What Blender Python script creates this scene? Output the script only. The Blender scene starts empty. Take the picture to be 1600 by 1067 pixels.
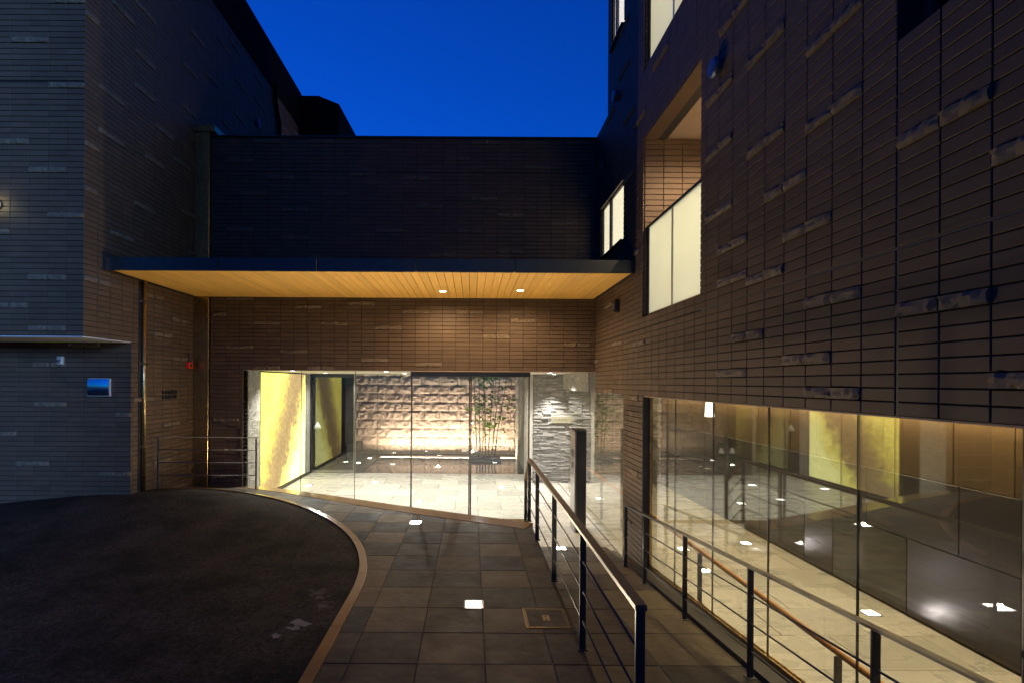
import bpy, math, random
from mathutils import Vector, Matrix

R = math.radians
rnd = random.Random(7)
S = bpy.context.scene
COL = S.collection

# ------------------------------------------------------------------ camera
CAMZ = 1.87
F = 800.0                      # focal length in pixels of a 1600 px wide frame
PX, PY = 737.0, 597.0          # principal point
cam = bpy.data.cameras.new('camera')
cam.sensor_width = 36.0
cam.sensor_fit = 'HORIZONTAL'
cam.lens = F / 1600 * 36
cam.shift_x = (800 - PX) / 1600
cam.shift_y = (PY - 533.5) / 1600
cam.clip_start = 0.05
cam.clip_end = 2000
camo = bpy.data.objects.new('camera', cam)
camo.location = (0, 0, CAMZ)
camo.rotation_euler = (R(90), R(-0.35), 0)
COL.objects.link(camo)
S.camera = camo

# ------------------------------------------------------------------ sky, sun, exposure
SUN_EL, SUN_AZ = 9.0, 145.0      # the last light comes from behind the camera, right
w = bpy.data.worlds.new('World')
S.world = w
w.use_nodes = True
nt = w.node_tree
nt.nodes.clear()
sky = nt.nodes.new('ShaderNodeTexSky')
sky.sky_type = 'NISHITA'
sky.sun_disc = False
sky.sun_elevation = R(SUN_EL)
sky.sun_rotation = R(SUN_AZ)
sky.air_density = 1.4
sky.dust_density = 0.4
sky.ozone_density = 4.0
mixw = nt.nodes.new('ShaderNodeMix')
mixw.data_type = 'RGBA'
mixw.blend_type = 'MULTIPLY'
mixw.inputs['Factor'].default_value = 1.0
mixw.inputs['B'].default_value = (0.010, 0.225, 1.0, 1)     # tungsten white balance at dusk
bg = nt.nodes.new('ShaderNodeBackground')
bg.inputs['Strength'].default_value = 0.20
wo = nt.nodes.new('ShaderNodeOutputWorld')
nt.links.new(sky.outputs['Color'], mixw.inputs['A'])
nt.links.new(mixw.outputs['Result'], bg.inputs['Color'])
nt.links.new(bg.outputs['Background'], wo.inputs['Surface'])

sl = bpy.data.lights.new('sun', 'SUN')
sl.energy = 3.2
sl.angle = R(12)
sl.color = (0.24, 0.47, 1.0)
so = bpy.data.objects.new('sun', sl)
d = Vector((-math.sin(R(SUN_AZ)) * math.cos(R(SUN_EL)), -math.cos(R(SUN_AZ)) * math.cos(R(SUN_EL)), -math.sin(R(SUN_EL))))
so.rotation_euler = d.to_track_quat('-Z', 'Y').to_euler()
so.location = (12, -18, 6)
COL.objects.link(so)

S.view_settings.view_transform = 'Standard'
S.view_settings.look = 'None'
S.view_settings.exposure = 0.0
S.view_settings.gamma = 1.0
S.view_settings.use_curve_mapping = False
S.render.engine = 'CYCLES'
S.cycles.use_denoising = True
S.cycles.max_bounces = 10
S.cycles.diffuse_bounces = 4
S.cycles.glossy_bounces = 6
S.cycles.transparent_max_bounces = 24
S.cycles.sample_clamp_indirect = 4.0
S.cycles.caustics_reflective = False
S.cycles.caustics_refractive = False

# ------------------------------------------------------------------ materials
MAT = {}


def nodes_of(name):
    m = bpy.data.materials.new(name)
    m.use_nodes = True
    n = m.node_tree
    n.nodes.clear()
    out = n.nodes.new('ShaderNodeOutputMaterial')
    return m, n, out


def N(n, typ, **kw):
    x = n.nodes.new(typ)
    for k, v in kw.items():
        setattr(x, k, v)
    return x


def pbr(name, col, rough=0.6, metal=0.0, spec=0.5, vary=0.0, noise=0.0, nscale=6.0, stretch=(1, 1, 1),
        bump=0.0, bscale=60.0, bdist=0.004, col2=None, coat=0.0, rnoise=0.0):
    """procedural material: per-piece value change, low noise blend towards col2, fine relief"""
    m, n, out = nodes_of(name)
    b = N(n, 'ShaderNodeBsdfPrincipled')
    n.links.new(b.outputs[0], out.inputs['Surface'])
    b.inputs['Roughness'].default_value = rough
    b.inputs['Metallic'].default_value = metal
    b.inputs['Specular IOR Level'].default_value = spec
    b.inputs['Coat Weight'].default_value = coat
    geo = N(n, 'ShaderNodeNewGeometry')
    mp = N(n, 'ShaderNodeMapping')
    mp.inputs['Scale'].default_value = stretch
    n.links.new(geo.outputs['Position'], mp.inputs['Vector'])
    cur = None
    rgb = N(n, 'ShaderNodeRGB')
    rgb.outputs[0].default_value = (*col, 1)
    cur = rgb.outputs[0]
    nz = None
    if noise > 0 or rnoise > 0:
        nz = N(n, 'ShaderNodeTexNoise')
        nz.inputs['Scale'].default_value = nscale
        nz.inputs['Detail'].default_value = 7
        nz.inputs['Roughness'].default_value = 0.62
        n.links.new(mp.outputs[0], nz.inputs['Vector'])
    if noise > 0:
        mr = N(n, 'ShaderNodeMapRange')
        mr.inputs['From Min'].default_value = 0.32
        mr.inputs['From Max'].default_value = 0.68
        mr.inputs['To Min'].default_value = 0.0
        mr.inputs['To Max'].default_value = noise
        n.links.new(nz.outputs['Fac'], mr.inputs['Value'])
        mx = N(n, 'ShaderNodeMix', data_type='RGBA')
        c2 = col2 if col2 else tuple(c * 0.45 for c in col)
        mx.inputs['B'].default_value = (*c2, 1)
        n.links.new(cur, mx.inputs['A'])
        n.links.new(mr.outputs[0], mx.inputs['Factor'])
        cur = mx.outputs['Result']
    if rnoise > 0:
        m2 = N(n, 'ShaderNodeMapRange')
        m2.inputs['From Min'].default_value = 0.3
        m2.inputs['From Max'].default_value = 0.7
        m2.inputs['To Min'].default_value = max(0.02, rough - rnoise)
        m2.inputs['To Max'].default_value = min(1, rough + rnoise)
        n.links.new(nz.outputs['Fac'], m2.inputs['Value'])
        n.links.new(m2.outputs[0], b.inputs['Roughness'])
    if vary > 0:
        oi = N(n, 'ShaderNodeObjectInfo')
        ad = N(n, 'ShaderNodeMath', operation='ADD')
        n.links.new(oi.outputs['Random'], ad.inputs[0])
        n.links.new(geo.outputs['Random Per Island'], ad.inputs[1])
        fr = N(n, 'ShaderNodeMath', operation='FRACT')
        n.links.new(ad.outputs[0], fr.inputs[0])
        mr = N(n, 'ShaderNodeMapRange')
        mr.inputs['To Min'].default_value = 1 - vary
        mr.inputs['To Max'].default_value = 1 + vary
        n.links.new(fr.outputs[0], mr.inputs['Value'])
        hs = N(n, 'ShaderNodeHueSaturation')
        n.links.new(mr.outputs[0], hs.inputs['Value'])
        n.links.new(cur, hs.inputs['Color'])
        cur = hs.outputs['Color']
    n.links.new(cur, b.inputs['Base Color'])
    if bump > 0:
        bz = N(n, 'ShaderNodeTexNoise')
        bz.inputs['Scale'].default_value = bscale
        bz.inputs['Detail'].default_value = 6
        n.links.new(mp.outputs[0], bz.inputs['Vector'])
        bp = N(n, 'ShaderNodeBump')
        bp.inputs['Strength'].default_value = bump
        bp.inputs['Distance'].default_value = bdist
        n.links.new(bz.outputs['Fac'], bp.inputs['Height'])
        n.links.new(bp.outputs[0], b.inputs['Normal'])
    MAT[name] = m
    return m


def emit(name, col, strength):
    m, n, out = nodes_of(name)
    e = N(n, 'ShaderNodeEmission')
    e.inputs['Color'].default_value = (*col, 1)
    e.inputs['Strength'].default_value = strength
    n.links.new(e.outputs[0], out.inputs['Surface'])
    MAT[name] = m
    return m


def glass(name, tint=(0.95, 0.97, 0.95), boost=1.0):
    """architectural pane: clear transmission, mirror part by Schlick's Fresnel"""
    m, n, out = nodes_of(name)
    geo = N(n, 'ShaderNodeNewGeometry')
    dot = N(n, 'ShaderNodeVectorMath', operation='DOT_PRODUCT')
    n.links.new(geo.outputs['Incoming'], dot.inputs[0])
    n.links.new(geo.outputs['Normal'], dot.inputs[1])
    ab = N(n, 'ShaderNodeMath', operation='ABSOLUTE')
    n.links.new(dot.outputs['Value'], ab.inputs[0])
    om = N(n, 'ShaderNodeMath', operation='SUBTRACT')
    om.inputs[0].default_value = 1
    n.links.new(ab.outputs[0], om.inputs[1])
    pw = N(n, 'ShaderNodeMath', operation='POWER')
    pw.inputs[1].default_value = 5
    n.links.new(om.outputs[0], pw.inputs[0])
    mr = N(n, 'ShaderNodeMapRange')
    mr.inputs['To Min'].default_value = 0.042 * boost
    mr.inputs['To Max'].default_value = 1.0
    n.links.new(pw.outputs[0], mr.inputs['Value'])
    tr = N(n, 'ShaderNodeBsdfTransparent')
    tr.inputs['Color'].default_value = (*tint, 1)
    gl = N(n, 'ShaderNodeBsdfGlossy')
    gl.inputs['Roughness'].default_value = 0.0
    gl.inputs['Color'].default_value = (1, 1, 1, 1)
    mx = N(n, 'ShaderNodeMixShader')
    n.links.new(mr.outputs[0], mx.inputs[0])
    n.links.new(tr.outputs[0], mx.inputs[1])
    n.links.new(gl.outputs[0], mx.inputs[2])
    n.links.new(mx.outputs[0], out.inputs['Surface'])
    MAT[name] = m
    return m


pbr('tile', (0.090, 0.059, 0.036), 0.6, spec=0.25, vary=0.10, noise=0.45, nscale=2.5, col2=(0.050, 0.034, 0.022),
    bump=0.25, bscale=90, bdist=0.002, stretch=(1, 1, 3))
pbr('tile_rough', (0.125, 0.090, 0.056), 0.8, vary=0.12, noise=0.25, nscale=14, bump=0.45, bscale=40, bdist=0.008)
pbr('grout', (0.011, 0.009, 0.008), 0.9, noise=0.4, nscale=12)
pbr('sealant', (0.055, 0.044, 0.032), 0.6)
pbr('concrete', (0.40, 0.39, 0.38), 0.8, noise=0.25, nscale=5, bump=0.15, bscale=80)
pbr('dark_render', (0.006, 0.005, 0.005), 0.9, spec=0.05, noise=0.3, nscale=3)
pbr('plaster_white', (0.62, 0.58, 0.50), 0.8, noise=0.08, nscale=3)
pbr('soffit_panel', (0.30, 0.22, 0.155), 0.65, noise=0.15, nscale=3)
pbr('steel_black', (0.022, 0.021, 0.022), 0.42, spec=0.5, noise=0.4, nscale=30, bump=0.05, bscale=200)
pbr('steel_brushed', (0.42, 0.30, 0.14), 0.27, metal=0.95, noise=0.25, nscale=14, stretch=(30, 30, 0.6), rnoise=0.07,
    bump=0.12, bscale=1.2, bdist=0.02)
pbr('steel_satin', (0.42, 0.41, 0.40), 0.3, metal=1.0, noise=0.2, nscale=10, stretch=(20, 20, 1), rnoise=0.06)
pbr('fascia', (0.016, 0.022, 0.026), 0.30, metal=0.0, spec=0.3, noise=0.3, nscale=2.0, rnoise=0.08)
pbr('wood_soffit', (0.84, 0.47, 0.10), 0.55, vary=0.09, noise=0.5, nscale=5, stretch=(9, 0.7, 9), col2=(0.58, 0.31, 0.065),
    bump=0.1, bscale=20)
pbr('wood_rail', (0.58, 0.235, 0.048), 0.42, noise=0.5, nscale=6, stretch=(8, 0.6, 8), col2=(0.44, 0.165, 0.03))
pbr('wood_rail_dark', (0.085, 0.046, 0.024), 0.45, noise=0.6, nscale=6, stretch=(8, 0.6, 8), col2=(0.08, 0.04, 0.02))
pbr('granite_polished', (0.30, 0.215, 0.10), 0.10, noise=0.4, nscale=45, col2=(0.17, 0.11, 0.06), spec=0.5)
pbr('granite_kerb', (0.22, 0.125, 0.048), 0.2, noise=0.4, nscale=45, col2=(0.19, 0.105, 0.04), spec=0.5)
pbr('slate_brown', (0.032, 0.025, 0.020), 0.56, spec=0.22, vary=0.14, noise=0.6, nscale=5, col2=(0.028, 0.021, 0.016), bump=0.7, bscale=13,
    bdist=0.010, rnoise=0.10)
pbr('slate_charcoal', (0.018, 0.0175, 0.020), 0.56, spec=0.22, vary=0.14, noise=0.6, nscale=5, col2=(0.012, 0.012, 0.013), bump=0.7, bscale=13,
    bdist=0.010, rnoise=0.10)
pbr('slate_olive', (0.088, 0.064, 0.036), 0.56, spec=0.22, vary=0.12, noise=0.6, nscale=5, col2=(0.066, 0.048, 0.028), bump=0.7, bscale=13,
    bdist=0.010, rnoise=0.10)
pbr('slate_rust', (0.052, 0.036, 0.024), 0.56, spec=0.22, vary=0.12, noise=0.7, nscale=4, col2=(0.034, 0.024, 0.017), bump=0.7, bscale=13,
    bdist=0.010, rnoise=0.10)
pbr('slate_joint', (0.075, 0.065, 0.055), 0.85, noise=0.4, nscale=9)
pbr('floor_stone', (0.40, 0.38, 0.335), 0.30, vary=0.16, noise=0.5, nscale=2.2, col2=(0.27, 0.255, 0.225), bump=0.35, bscale=12,
    bdist=0.006, rnoise=0.12, stretch=(1, 2.2, 1))
pbr('floor_joint', (0.09, 0.08, 0.065), 0.8)
pbr('path_stone', (0.075, 0.070, 0.063), 0.45, vary=0.1, noise=0.4, nscale=6)
pbr('split_stone', (0.46, 0.375, 0.315), 0.85, vary=0.10, noise=0.5, nscale=7, col2=(0.29, 0.23, 0.19), bump=0.8, bscale=26, bdist=0.035)
pbr('ledger_stone', (0.33, 0.325, 0.31), 0.7, vary=0.22, noise=0.5, nscale=9, bump=0.6, bscale=40, bdist=0.01)
pbr('rough_stone', (0.34, 0.32, 0.28), 0.85, noise=0.6, nscale=14, bump=1.0, bscale=22, bdist=0.03, stretch=(1, 1, 2.2))
pbr('panel_satin', (0.062, 0.055, 0.058), 0.33, metal=0.6, vary=0.06, noise=0.25, nscale=1.2, rnoise=0.03)
pbr('panel_bronze', (0.13, 0.090, 0.052), 0.38, metal=0.4, vary=0.10, noise=0.35, nscale=1.5, stretch=(1, 1, 2), rnoise=0.04)
pbr('panel_gloss', (0.016, 0.014, 0.012), 0.03, spec=0.8)
pbr('black_stone', (0.028, 0.026, 0.026), 0.5, spec=0.3, noise=0.3, nscale=8)
pbr('black_plastic', (0.012, 0.012, 0.013), 0.35)
pbr('grey_paint', (0.32, 0.34, 0.33), 0.5)
pbr('red_plastic', (0.60, 0.03, 0.015), 0.4)
pbr('vent_metal', (0.06, 0.075, 0.12), 0.35, metal=0.5)
pbr('bark', (0.20, 0.15, 0.09), 0.8, noise=0.5, nscale=20)
pbr('leaf', (0.10, 0.17, 0.030), 0.5, vary=0.35)
pbr('soil', (0.03, 0.024, 0.018), 0.95, noise=0.5, nscale=30)
pbr('brass', (0.17, 0.125, 0.07), 0.35, metal=1.0, noise=0.3, nscale=40)
pbr('sign_plate', (0.33, 0.31, 0.23), 0.35, metal=0.4)
pbr('mirror', (0.85, 0.88, 0.9), 0.015, metal=1.0)
pbr('decal', (0.50, 0.56, 0.56), 0.6)
pbr('water', (0.010, 0.010, 0.009), 0.015, spec=0.9, bump=0.02, bscale=2.5, bdist=0.01)
pbr('curtain', (0.62, 0.62, 0.50), 0.8)
pbr('ground_dark', (0.05, 0.048, 0.045), 0.9, noise=0.4, nscale=1)
glass('pane_clear')
glass('pane_side', (0.87, 0.87, 0.81), 2.5)
glass('pane_inner', (0.95, 0.95, 0.92), 1.7)
emit('lens_white', (1.0, 0.97, 0.93), 22.0)
emit('lens_warm', (1.0, 0.78, 0.45), 14.0)
emit('lens_lamp', (1.0, 0.98, 0.55), 11.0)
emit('cove_warm', (1.0, 0.74, 0.40), 90.0)
emit('pendant_glass', (1.0, 0.95, 0.80), 4.5)
m_, n_l, o_l = nodes_of('leaf_thin')
d_l, t_l, x_l = N(n_l, 'ShaderNodeBsdfPrincipled'), N(n_l, 'ShaderNodeBsdfTranslucent'), N(n_l, 'ShaderNodeMixShader')
g_l, h_l, q_l = N(n_l, 'ShaderNodeNewGeometry'), N(n_l, 'ShaderNodeHueSaturation'), N(n_l, 'ShaderNodeMapRange')
q_l.inputs['To Min'].default_value, q_l.inputs['To Max'].default_value = 0.6, 1.5
h_l.inputs['Color'].default_value = (0.10, 0.18, 0.028, 1)
n_l.links.new(g_l.outputs['Random Per Island'], q_l.inputs['Value'])
n_l.links.new(q_l.outputs[0], h_l.inputs['Value'])
n_l.links.new(h_l.outputs[0], d_l.inputs['Base Color'])
n_l.links.new(h_l.outputs[0], t_l.inputs['Color'])
x_l.inputs[0].default_value = 0.5
n_l.links.new(d_l.outputs[0], x_l.inputs[1])
n_l.links.new(t_l.outputs[0], x_l.inputs[2])
n_l.links.new(x_l.outputs[0], o_l.inputs['Surface'])
MAT['leaf_thin'] = m_
emit('wall_wash', (1.0, 0.78, 0.62), 430.0)
emit('window_lit', (1.0, 0.86, 0.62), 1.8)


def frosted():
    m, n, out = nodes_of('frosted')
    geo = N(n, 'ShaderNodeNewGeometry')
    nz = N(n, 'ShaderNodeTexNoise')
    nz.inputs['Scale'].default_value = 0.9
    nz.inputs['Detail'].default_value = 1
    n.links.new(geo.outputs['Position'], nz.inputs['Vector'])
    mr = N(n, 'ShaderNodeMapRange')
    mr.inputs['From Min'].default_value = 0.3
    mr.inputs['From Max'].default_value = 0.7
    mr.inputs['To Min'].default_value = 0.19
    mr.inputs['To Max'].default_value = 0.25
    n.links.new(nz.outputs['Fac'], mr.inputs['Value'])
    e = N(n, 'ShaderNodeEmission')  # added glow of the pane, imitates balcony light passing through it
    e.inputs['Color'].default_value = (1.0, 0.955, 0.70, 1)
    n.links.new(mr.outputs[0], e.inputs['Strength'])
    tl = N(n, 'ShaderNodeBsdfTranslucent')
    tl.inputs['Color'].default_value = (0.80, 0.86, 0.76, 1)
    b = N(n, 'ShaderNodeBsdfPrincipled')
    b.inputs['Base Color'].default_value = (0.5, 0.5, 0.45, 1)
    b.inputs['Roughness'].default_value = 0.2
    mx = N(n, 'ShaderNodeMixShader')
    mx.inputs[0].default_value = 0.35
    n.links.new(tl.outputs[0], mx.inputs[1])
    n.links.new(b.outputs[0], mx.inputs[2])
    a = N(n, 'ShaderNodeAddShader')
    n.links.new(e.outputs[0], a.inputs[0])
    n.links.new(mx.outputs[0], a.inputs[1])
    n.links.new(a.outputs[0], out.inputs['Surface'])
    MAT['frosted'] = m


frosted()


def artpanel():
    """backlit abstract panel: yellow field, a brown speckled diagonal drift, white glow"""
    m, n, out = nodes_of('art_light')
    geo = N(n, 'ShaderNodeNewGeometry')
    sep = N(n, 'ShaderNodeSeparateXYZ')
    n.links.new(geo.outputs['Position'], sep.inputs[0])

    def mrange(src, a, b_, c=0.0, d_=1.0):
        x = N(n, 'ShaderNodeMapRange')
        x.inputs['From Min'].default_value = a
        x.inputs['From Max'].default_value = b_
        x.inputs['To Min'].default_value = c
        x.inputs['To Max'].default_value = d_
        n.links.new(src, x.inputs['Value'])
        return x.outputs[0]

    def math2(op, a, b_):
        x = N(n, 'ShaderNodeMath', operation=op)
        for i, v in enumerate((a, b_)):
            if isinstance(v, (int, float)):
                x.inputs[i].default_value = v
            else:
                n.links.new(v, x.inputs[i])
        return x.outputs[0]
    u = mrange(sep.outputs['Y'], 10.55, 13.35)
    v = mrange(sep.outputs['Z'], -0.55, 2.05)
    nz = N(n, 'ShaderNodeTexNoise')
    nz.inputs['Scale'].default_value = 2.2
    nz.inputs['Detail'].default_value = 8
    nz.inputs['Roughness'].default_value = 0.65
    n.links.new(geo.outputs['Position'], nz.inputs['Vector'])
    wob = mrange(nz.outputs['Fac'], 0.3, 0.7, -0.12, 0.12)
    # distance from the drift's centre line, u = 0.16 + 0.62 v
    cl = math2('ADD', math2('MULTIPLY', v, 0.62), 0.13)
    dist = math2('ADD', math2('SUBTRACT', u, cl), wob)
    rampn = N(n, 'ShaderNodeValToRGB')
    r = rampn.color_ramp
    r.elements[0].position = 0.0
    r.elements[0].color = (0.82, 0.68, 0.11, 1)
    r.elements[1].position = 1.0
    r.elements[1].color = (0.98, 0.90, 0.36, 1)
    for p, c in ((0.16, (0.84, 0.70, 0.14, 1)), (0.30, (0.50, 0.38, 0.09, 1)), (0.42, (0.31, 0.21, 0.085, 1)), (0.58, (0.25, 0.165, 0.075, 1)),
                 (0.70, (0.30, 0.20, 0.085, 1)), (0.84, (0.80, 0.68, 0.16, 1))):
        e = r.elements.new(p)
        e.color = c
    n.links.new(mrange(dist, -0.5, 0.5), rampn.inputs[0])
    vz = N(n, 'ShaderNodeTexVoronoi')
    vz.inputs['Scale'].default_value = 11
    n.links.new(geo.outputs['Position'], vz.inputs['Vector'])
    sp = mrange(vz.outputs['Distance'], 0.03, 0.6, 1.2, 0.92)
    mul = N(n, 'ShaderNodeVectorMath', operation='SCALE')
    n.links.new(rampn.outputs[0], mul.inputs[0])
    n.links.new(sp, mul.inputs['Scale'])
    e = N(n, 'ShaderNodeEmission')
    n.links.new(mul.outputs[0], e.inputs['Color'])
    e.inputs['Strength'].default_value = 3.2
    n.links.new(e.outputs[0], out.inputs['Surface'])
    MAT['art_light'] = m


artpanel()


def asphalt():
    m, n, out = nodes_of('asphalt')
    b = N(n, 'ShaderNodeBsdfPrincipled')
    n.links.new(b.outputs[0], out.inputs['Surface'])
    geo = N(n, 'ShaderNodeNewGeometry')

    def noise(sc, det=6, rough=0.6):
        z = N(n, 'ShaderNodeTexNoise')
        z.inputs['Scale'].default_value = sc
        z.inputs['Detail'].default_value = det
        z.inputs['Roughness'].default_value = rough
        n.links.new(geo.outputs['Position'], z.inputs['Vector'])
        return z.outputs['Fac']

    def mr(src, a, b_, c, d_):
        x = N(n, 'ShaderNodeMapRange')
        for k, v in (('From Min', a), ('From Max', b_), ('To Min', c), ('To Max', d_)):
            x.inputs[k].default_value = v
        n.links.new(src, x.inputs['Value'])
        return x.outputs[0]
    big = mr(noise(1.6, 9, 0.72), 0.36, 0.66, 0.0, 1.0)
    mx = N(n, 'ShaderNodeMix', data_type='RGBA')
    mx.inputs['A'].default_value = (0.008, 0.007, 0.0055, 1)
    mx.inputs['B'].default_value = (0.030, 0.025, 0.020, 1)
    n.links.new(big, mx.inputs['Factor'])
    grain = mr(noise(38, 8, .82), 0.38, 0.64, 0.15, 2.6)
    sc = N(n, 'ShaderNodeVectorMath', operation='SCALE')
    n.links.new(mx.outputs['Result'], sc.inputs[0])
    n.links.new(grain, sc.inputs['Scale'])
    # a few pale dried splashes near the kerb
    cur = sc.outputs[0]
    for (cx, cy, rad) in ((-1.33, 3.98, 0.10), (-1.42, 3.80, 0.055), (-1.22, 4.30, 0.09), (-1.35, 4.55, 0.12)):
        dv = N(n, 'ShaderNodeVectorMath', operation='DISTANCE')
        dv.inputs[1].default_value = (cx, cy, 0)
        n.links.new(geo.outputs['Position'], dv.inputs[0])
        ad = N(n, 'ShaderNodeMath', operation='ADD')
        n.links.new(dv.outputs['Value'], ad.inputs[0])
        n.links.new(mr(noise(14, 5), 0.3, 0.7, -rad * 0.9, rad * 0.9), ad.inputs[1])
        f = mr(ad.outputs[0], rad * 0.35, rad * 0.75, 0.8 if rad < 0.11 and cy < 4.1 else 0.25, 0.0)
        m2 = N(n, 'ShaderNodeMix', data_type='RGBA')
        m2.inputs['B'].default_value = (0.20, 0.19, 0.18, 1)
        n.links.new(cur, m2.inputs['A'])
        n.links.new(f, m2.inputs['Factor'])
        cur = m2.outputs['Result']
    n.links.new(cur, b.inputs['Base Color'])
    b.inputs['Roughness'].default_value = 0.85
    b.inputs['Specular IOR Level'].default_value = 0.12
    bp = N(n, 'ShaderNodeBump')
    bp.inputs['Strength'].default_value = 0.7
    bp.inputs['Distance'].default_value = 0.012
    n.links.new(noise(38, 8, .82), bp.inputs['Height'])
    n.links.new(bp.outputs[0], b.inputs['Normal'])
    MAT['asphalt'] = m


asphalt()

# ------------------------------------------------------------------ helpers
BOXF = [(0, 1, 3, 2), (4, 6, 7, 5), (0, 4, 5, 1), (2, 3, 7, 6), (0, 2, 6, 4), (1, 5, 7, 3)]


class MB:
    """collects geometry in world coordinates"""

    def __init__(self):
        self.v, self.f = [], []

    def add(self, vs, fs):
        o = len(self.v)
        self.v += [tuple(p) for p in vs]
        self.f += [tuple(i + o for i in q) for q in fs]
        return self

    def box(self, x0, x1, y0, y1, z0, z1):
        vs = [(x, y, z) for x in (x0, x1) for y in (y0, y1) for z in (z0, z1)]
        return self.add(vs, BOXF)

    def cbox(self, x0, x1, y0, y1, z0, z1, c=0.006):
        """box with chamfered edges"""
        c = min(c, (x1 - x0) * .45, (y1 - y0) * .45, (z1 - z0) * .45)
        vs, idx = [], {}
        for i, x in enumerate((x0, x1)):
            for j, y in enumerate((y0, y1)):
                for k, z in enumerate((z0, z1)):
                    sx, sy, sz = (1 if i == 0 else -1), (1 if j == 0 else -1), (1 if k == 0 else -1)
                    for a in range(3):
                        p = [x + sx * c, y + sy * c, z + sz * c]
                        p[a] = (x, y, z)[a]
                        idx[i, j, k, a] = len(vs)
                        vs.append(tuple(p))
        fs = []
        for i in (0, 1):
            q = [idx[i, 0, 0, 0], idx[i, 1, 0, 0], idx[i, 1, 1, 0], idx[i, 0, 1, 0]]
            fs.append(q if i else q[::-1])
            q = [idx[0, i, 0, 1], idx[1, i, 0, 1], idx[1, i, 1, 1], idx[0, i, 1, 1]]
            fs.append(q[::-1] if i else q)
            q = [idx[0, 0, i, 2], idx[1, 0, i, 2], idx[1, 1, i, 2], idx[0, 1, i, 2]]
            fs.append(q if i else q[::-1])
        for i in (0, 1):
            for j in (0, 1):
                s = (i + j) % 2
                q = [idx[i, j, 0, 0], idx[i, j, 1, 0], idx[i, j, 1, 1], idx[i, j, 0, 1]]
                fs.append(q if s else q[::-1])
                q = [idx[i, 0, j, 0], idx[i, 1, j, 0], idx[i, 1, j, 2], idx[i, 0, j, 2]]
                fs.append(q[::-1] if s else q)
                q = [idx[0, i, j, 1], idx[1, i, j, 1], idx[1, i, j, 2], idx[0, i, j, 2]]
                fs.append(q if s else q[::-1])
        for i in (0, 1):
            for j in (0, 1):
                for k in (0, 1):
                    q = [idx[i, j, k, 0], idx[i, j, k, 1], idx[i, j, k, 2]]
                    fs.append(q if (i + j + k) % 2 else q[::-1])
        return self.add(vs, fs)

    def tube(self, pts, r, n=10, r1=None):
        pts = [Vector(p) for p in pts]
        o = len(self.v)
        m = len(pts)
        for i, p in enumerate(pts):
            t = (pts[min(i + 1, m - 1)] - pts[max(i - 1, 0)]).normalized()
            a = Vector((0, 0, 1)) if abs(t.z) < 0.9 else Vector((1, 0, 0))
            u = t.cross(a).normalized()
            v = t.cross(u).normalized()
            rr = r if r1 is None else r + (r1 - r) * i / max(1, m - 1)
            for k in range(n):
                an = 2 * math.pi * k / n
                self.v.append(tuple(p + u * math.cos(an) * rr + v * math.sin(an) * rr))
        for i in range(m - 1):
            for k in range(n):
                k2 = (k + 1) % n
                self.f.append((o + i * n + k, o + i * n + k2, o + (i + 1) * n + k2, o + (i + 1) * n + k))
        self.f.append(tuple(o + k for k in range(n)))
        self.f.append(tuple(o + (m - 1) * n + k for k in reversed(range(n))))
        return self

    def bar(self, a, b, w, h):
        """rectangular bar from a to b, w across (horizontal), h high"""
        a, b = Vector(a), Vector(b)
        t = (b - a).normalized()
        u = t.cross(Vector((0, 0, 1))).normalized() * (w / 2)
        v = u.cross(t).normalized() * (h / 2)
        vs = [p + su * u + sv * v for p in (a, b) for su in (-1, 1) for sv in (-1, 1)]
        return self.add(vs, BOXF)

    def prism(self, poly, z0, z1):
        n = len(poly)
        o = [(x, y, z0) for x, y in poly] + [(x, y, z1) for x, y in poly]
        fs = [tuple(reversed(range(n))), tuple(range(n, 2 * n))]
        fs += [(i, (i + 1) % n, n + (i + 1) % n, n + i) for i in range(n)]
        return self.add(o, fs)

    def lathe(self, c, prof, axis='Z', n=20):
        o = len(self.v)
        for (r, h) in prof:
            for k in range(n):
                a = 2 * math.pi * k / n
                q = (r * math.cos(a), r * math.sin(a))
                if axis == 'Z':
                    p = (c[0] + q[0], c[1] + q[1], c[2] + h)
                elif axis == 'X':
                    p = (c[0] + h, c[1] + q[0], c[2] + q[1])
                else:
                    p = (c[0] + q[0], c[1] + h, c[2] + q[1])
                self.v.append(p)
        m = len(prof)
        for i in range(m - 1):
            for k in range(n):
                k2 = (k + 1) % n
                self.f.append((o + i * n + k, o + i * n + k2, o + (i + 1) * n + k2, o + (i + 1) * n + k))
        self.f.append(tuple(o + k for k in range(n)))
        self.f.append(tuple(o + (m - 1) * n + k for k in reversed(range(n))))
        return self

    def mesh(self, name):
        me = bpy.data.meshes.new(name)
        me.from_pydata(self.v, [], self.f)
        me.update()
        return me

    def obj(self, name, mat, parent=None, smooth=False, fix=True):
        me = self.mesh(name)
        if fix:
            import bmesh
            bm = bmesh.new()
            bm.from_mesh(me)
            bmesh.ops.recalc_face_normals(bm, faces=bm.faces)
            bm.to_mesh(me)
            bm.free()
        if smooth:
            me.polygons.foreach_set('use_smooth', [True] * len(me.polygons))
        me.materials.append(MAT[mat])
        o = bpy.data.objects.new(name, me)
        COL.objects.link(o)
        if parent is not None:
            set_parent(o, parent)
        return o


def set_parent(o, p):
    o.parent = p
    if p.type == 'EMPTY':      # meshes are built in world coordinates, so only an empty shifts its children
        o.matrix_parent_inverse = Matrix.Translation(-p.location)


def tag(o, label, cat, group=None):
    o['label'] = label
    o['category'] = cat
    if group:
        o['group'] = group
    return o


def thing(name, label, cat, loc, group=None):
    o = bpy.data.objects.new(name, None)
    o.empty_display_size = 0.2
    o.location = loc
    COL.objects.link(o)
    return tag(o, label, cat, group)


def struct(o):
    o['kind'] = 'structure'
    return o


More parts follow.
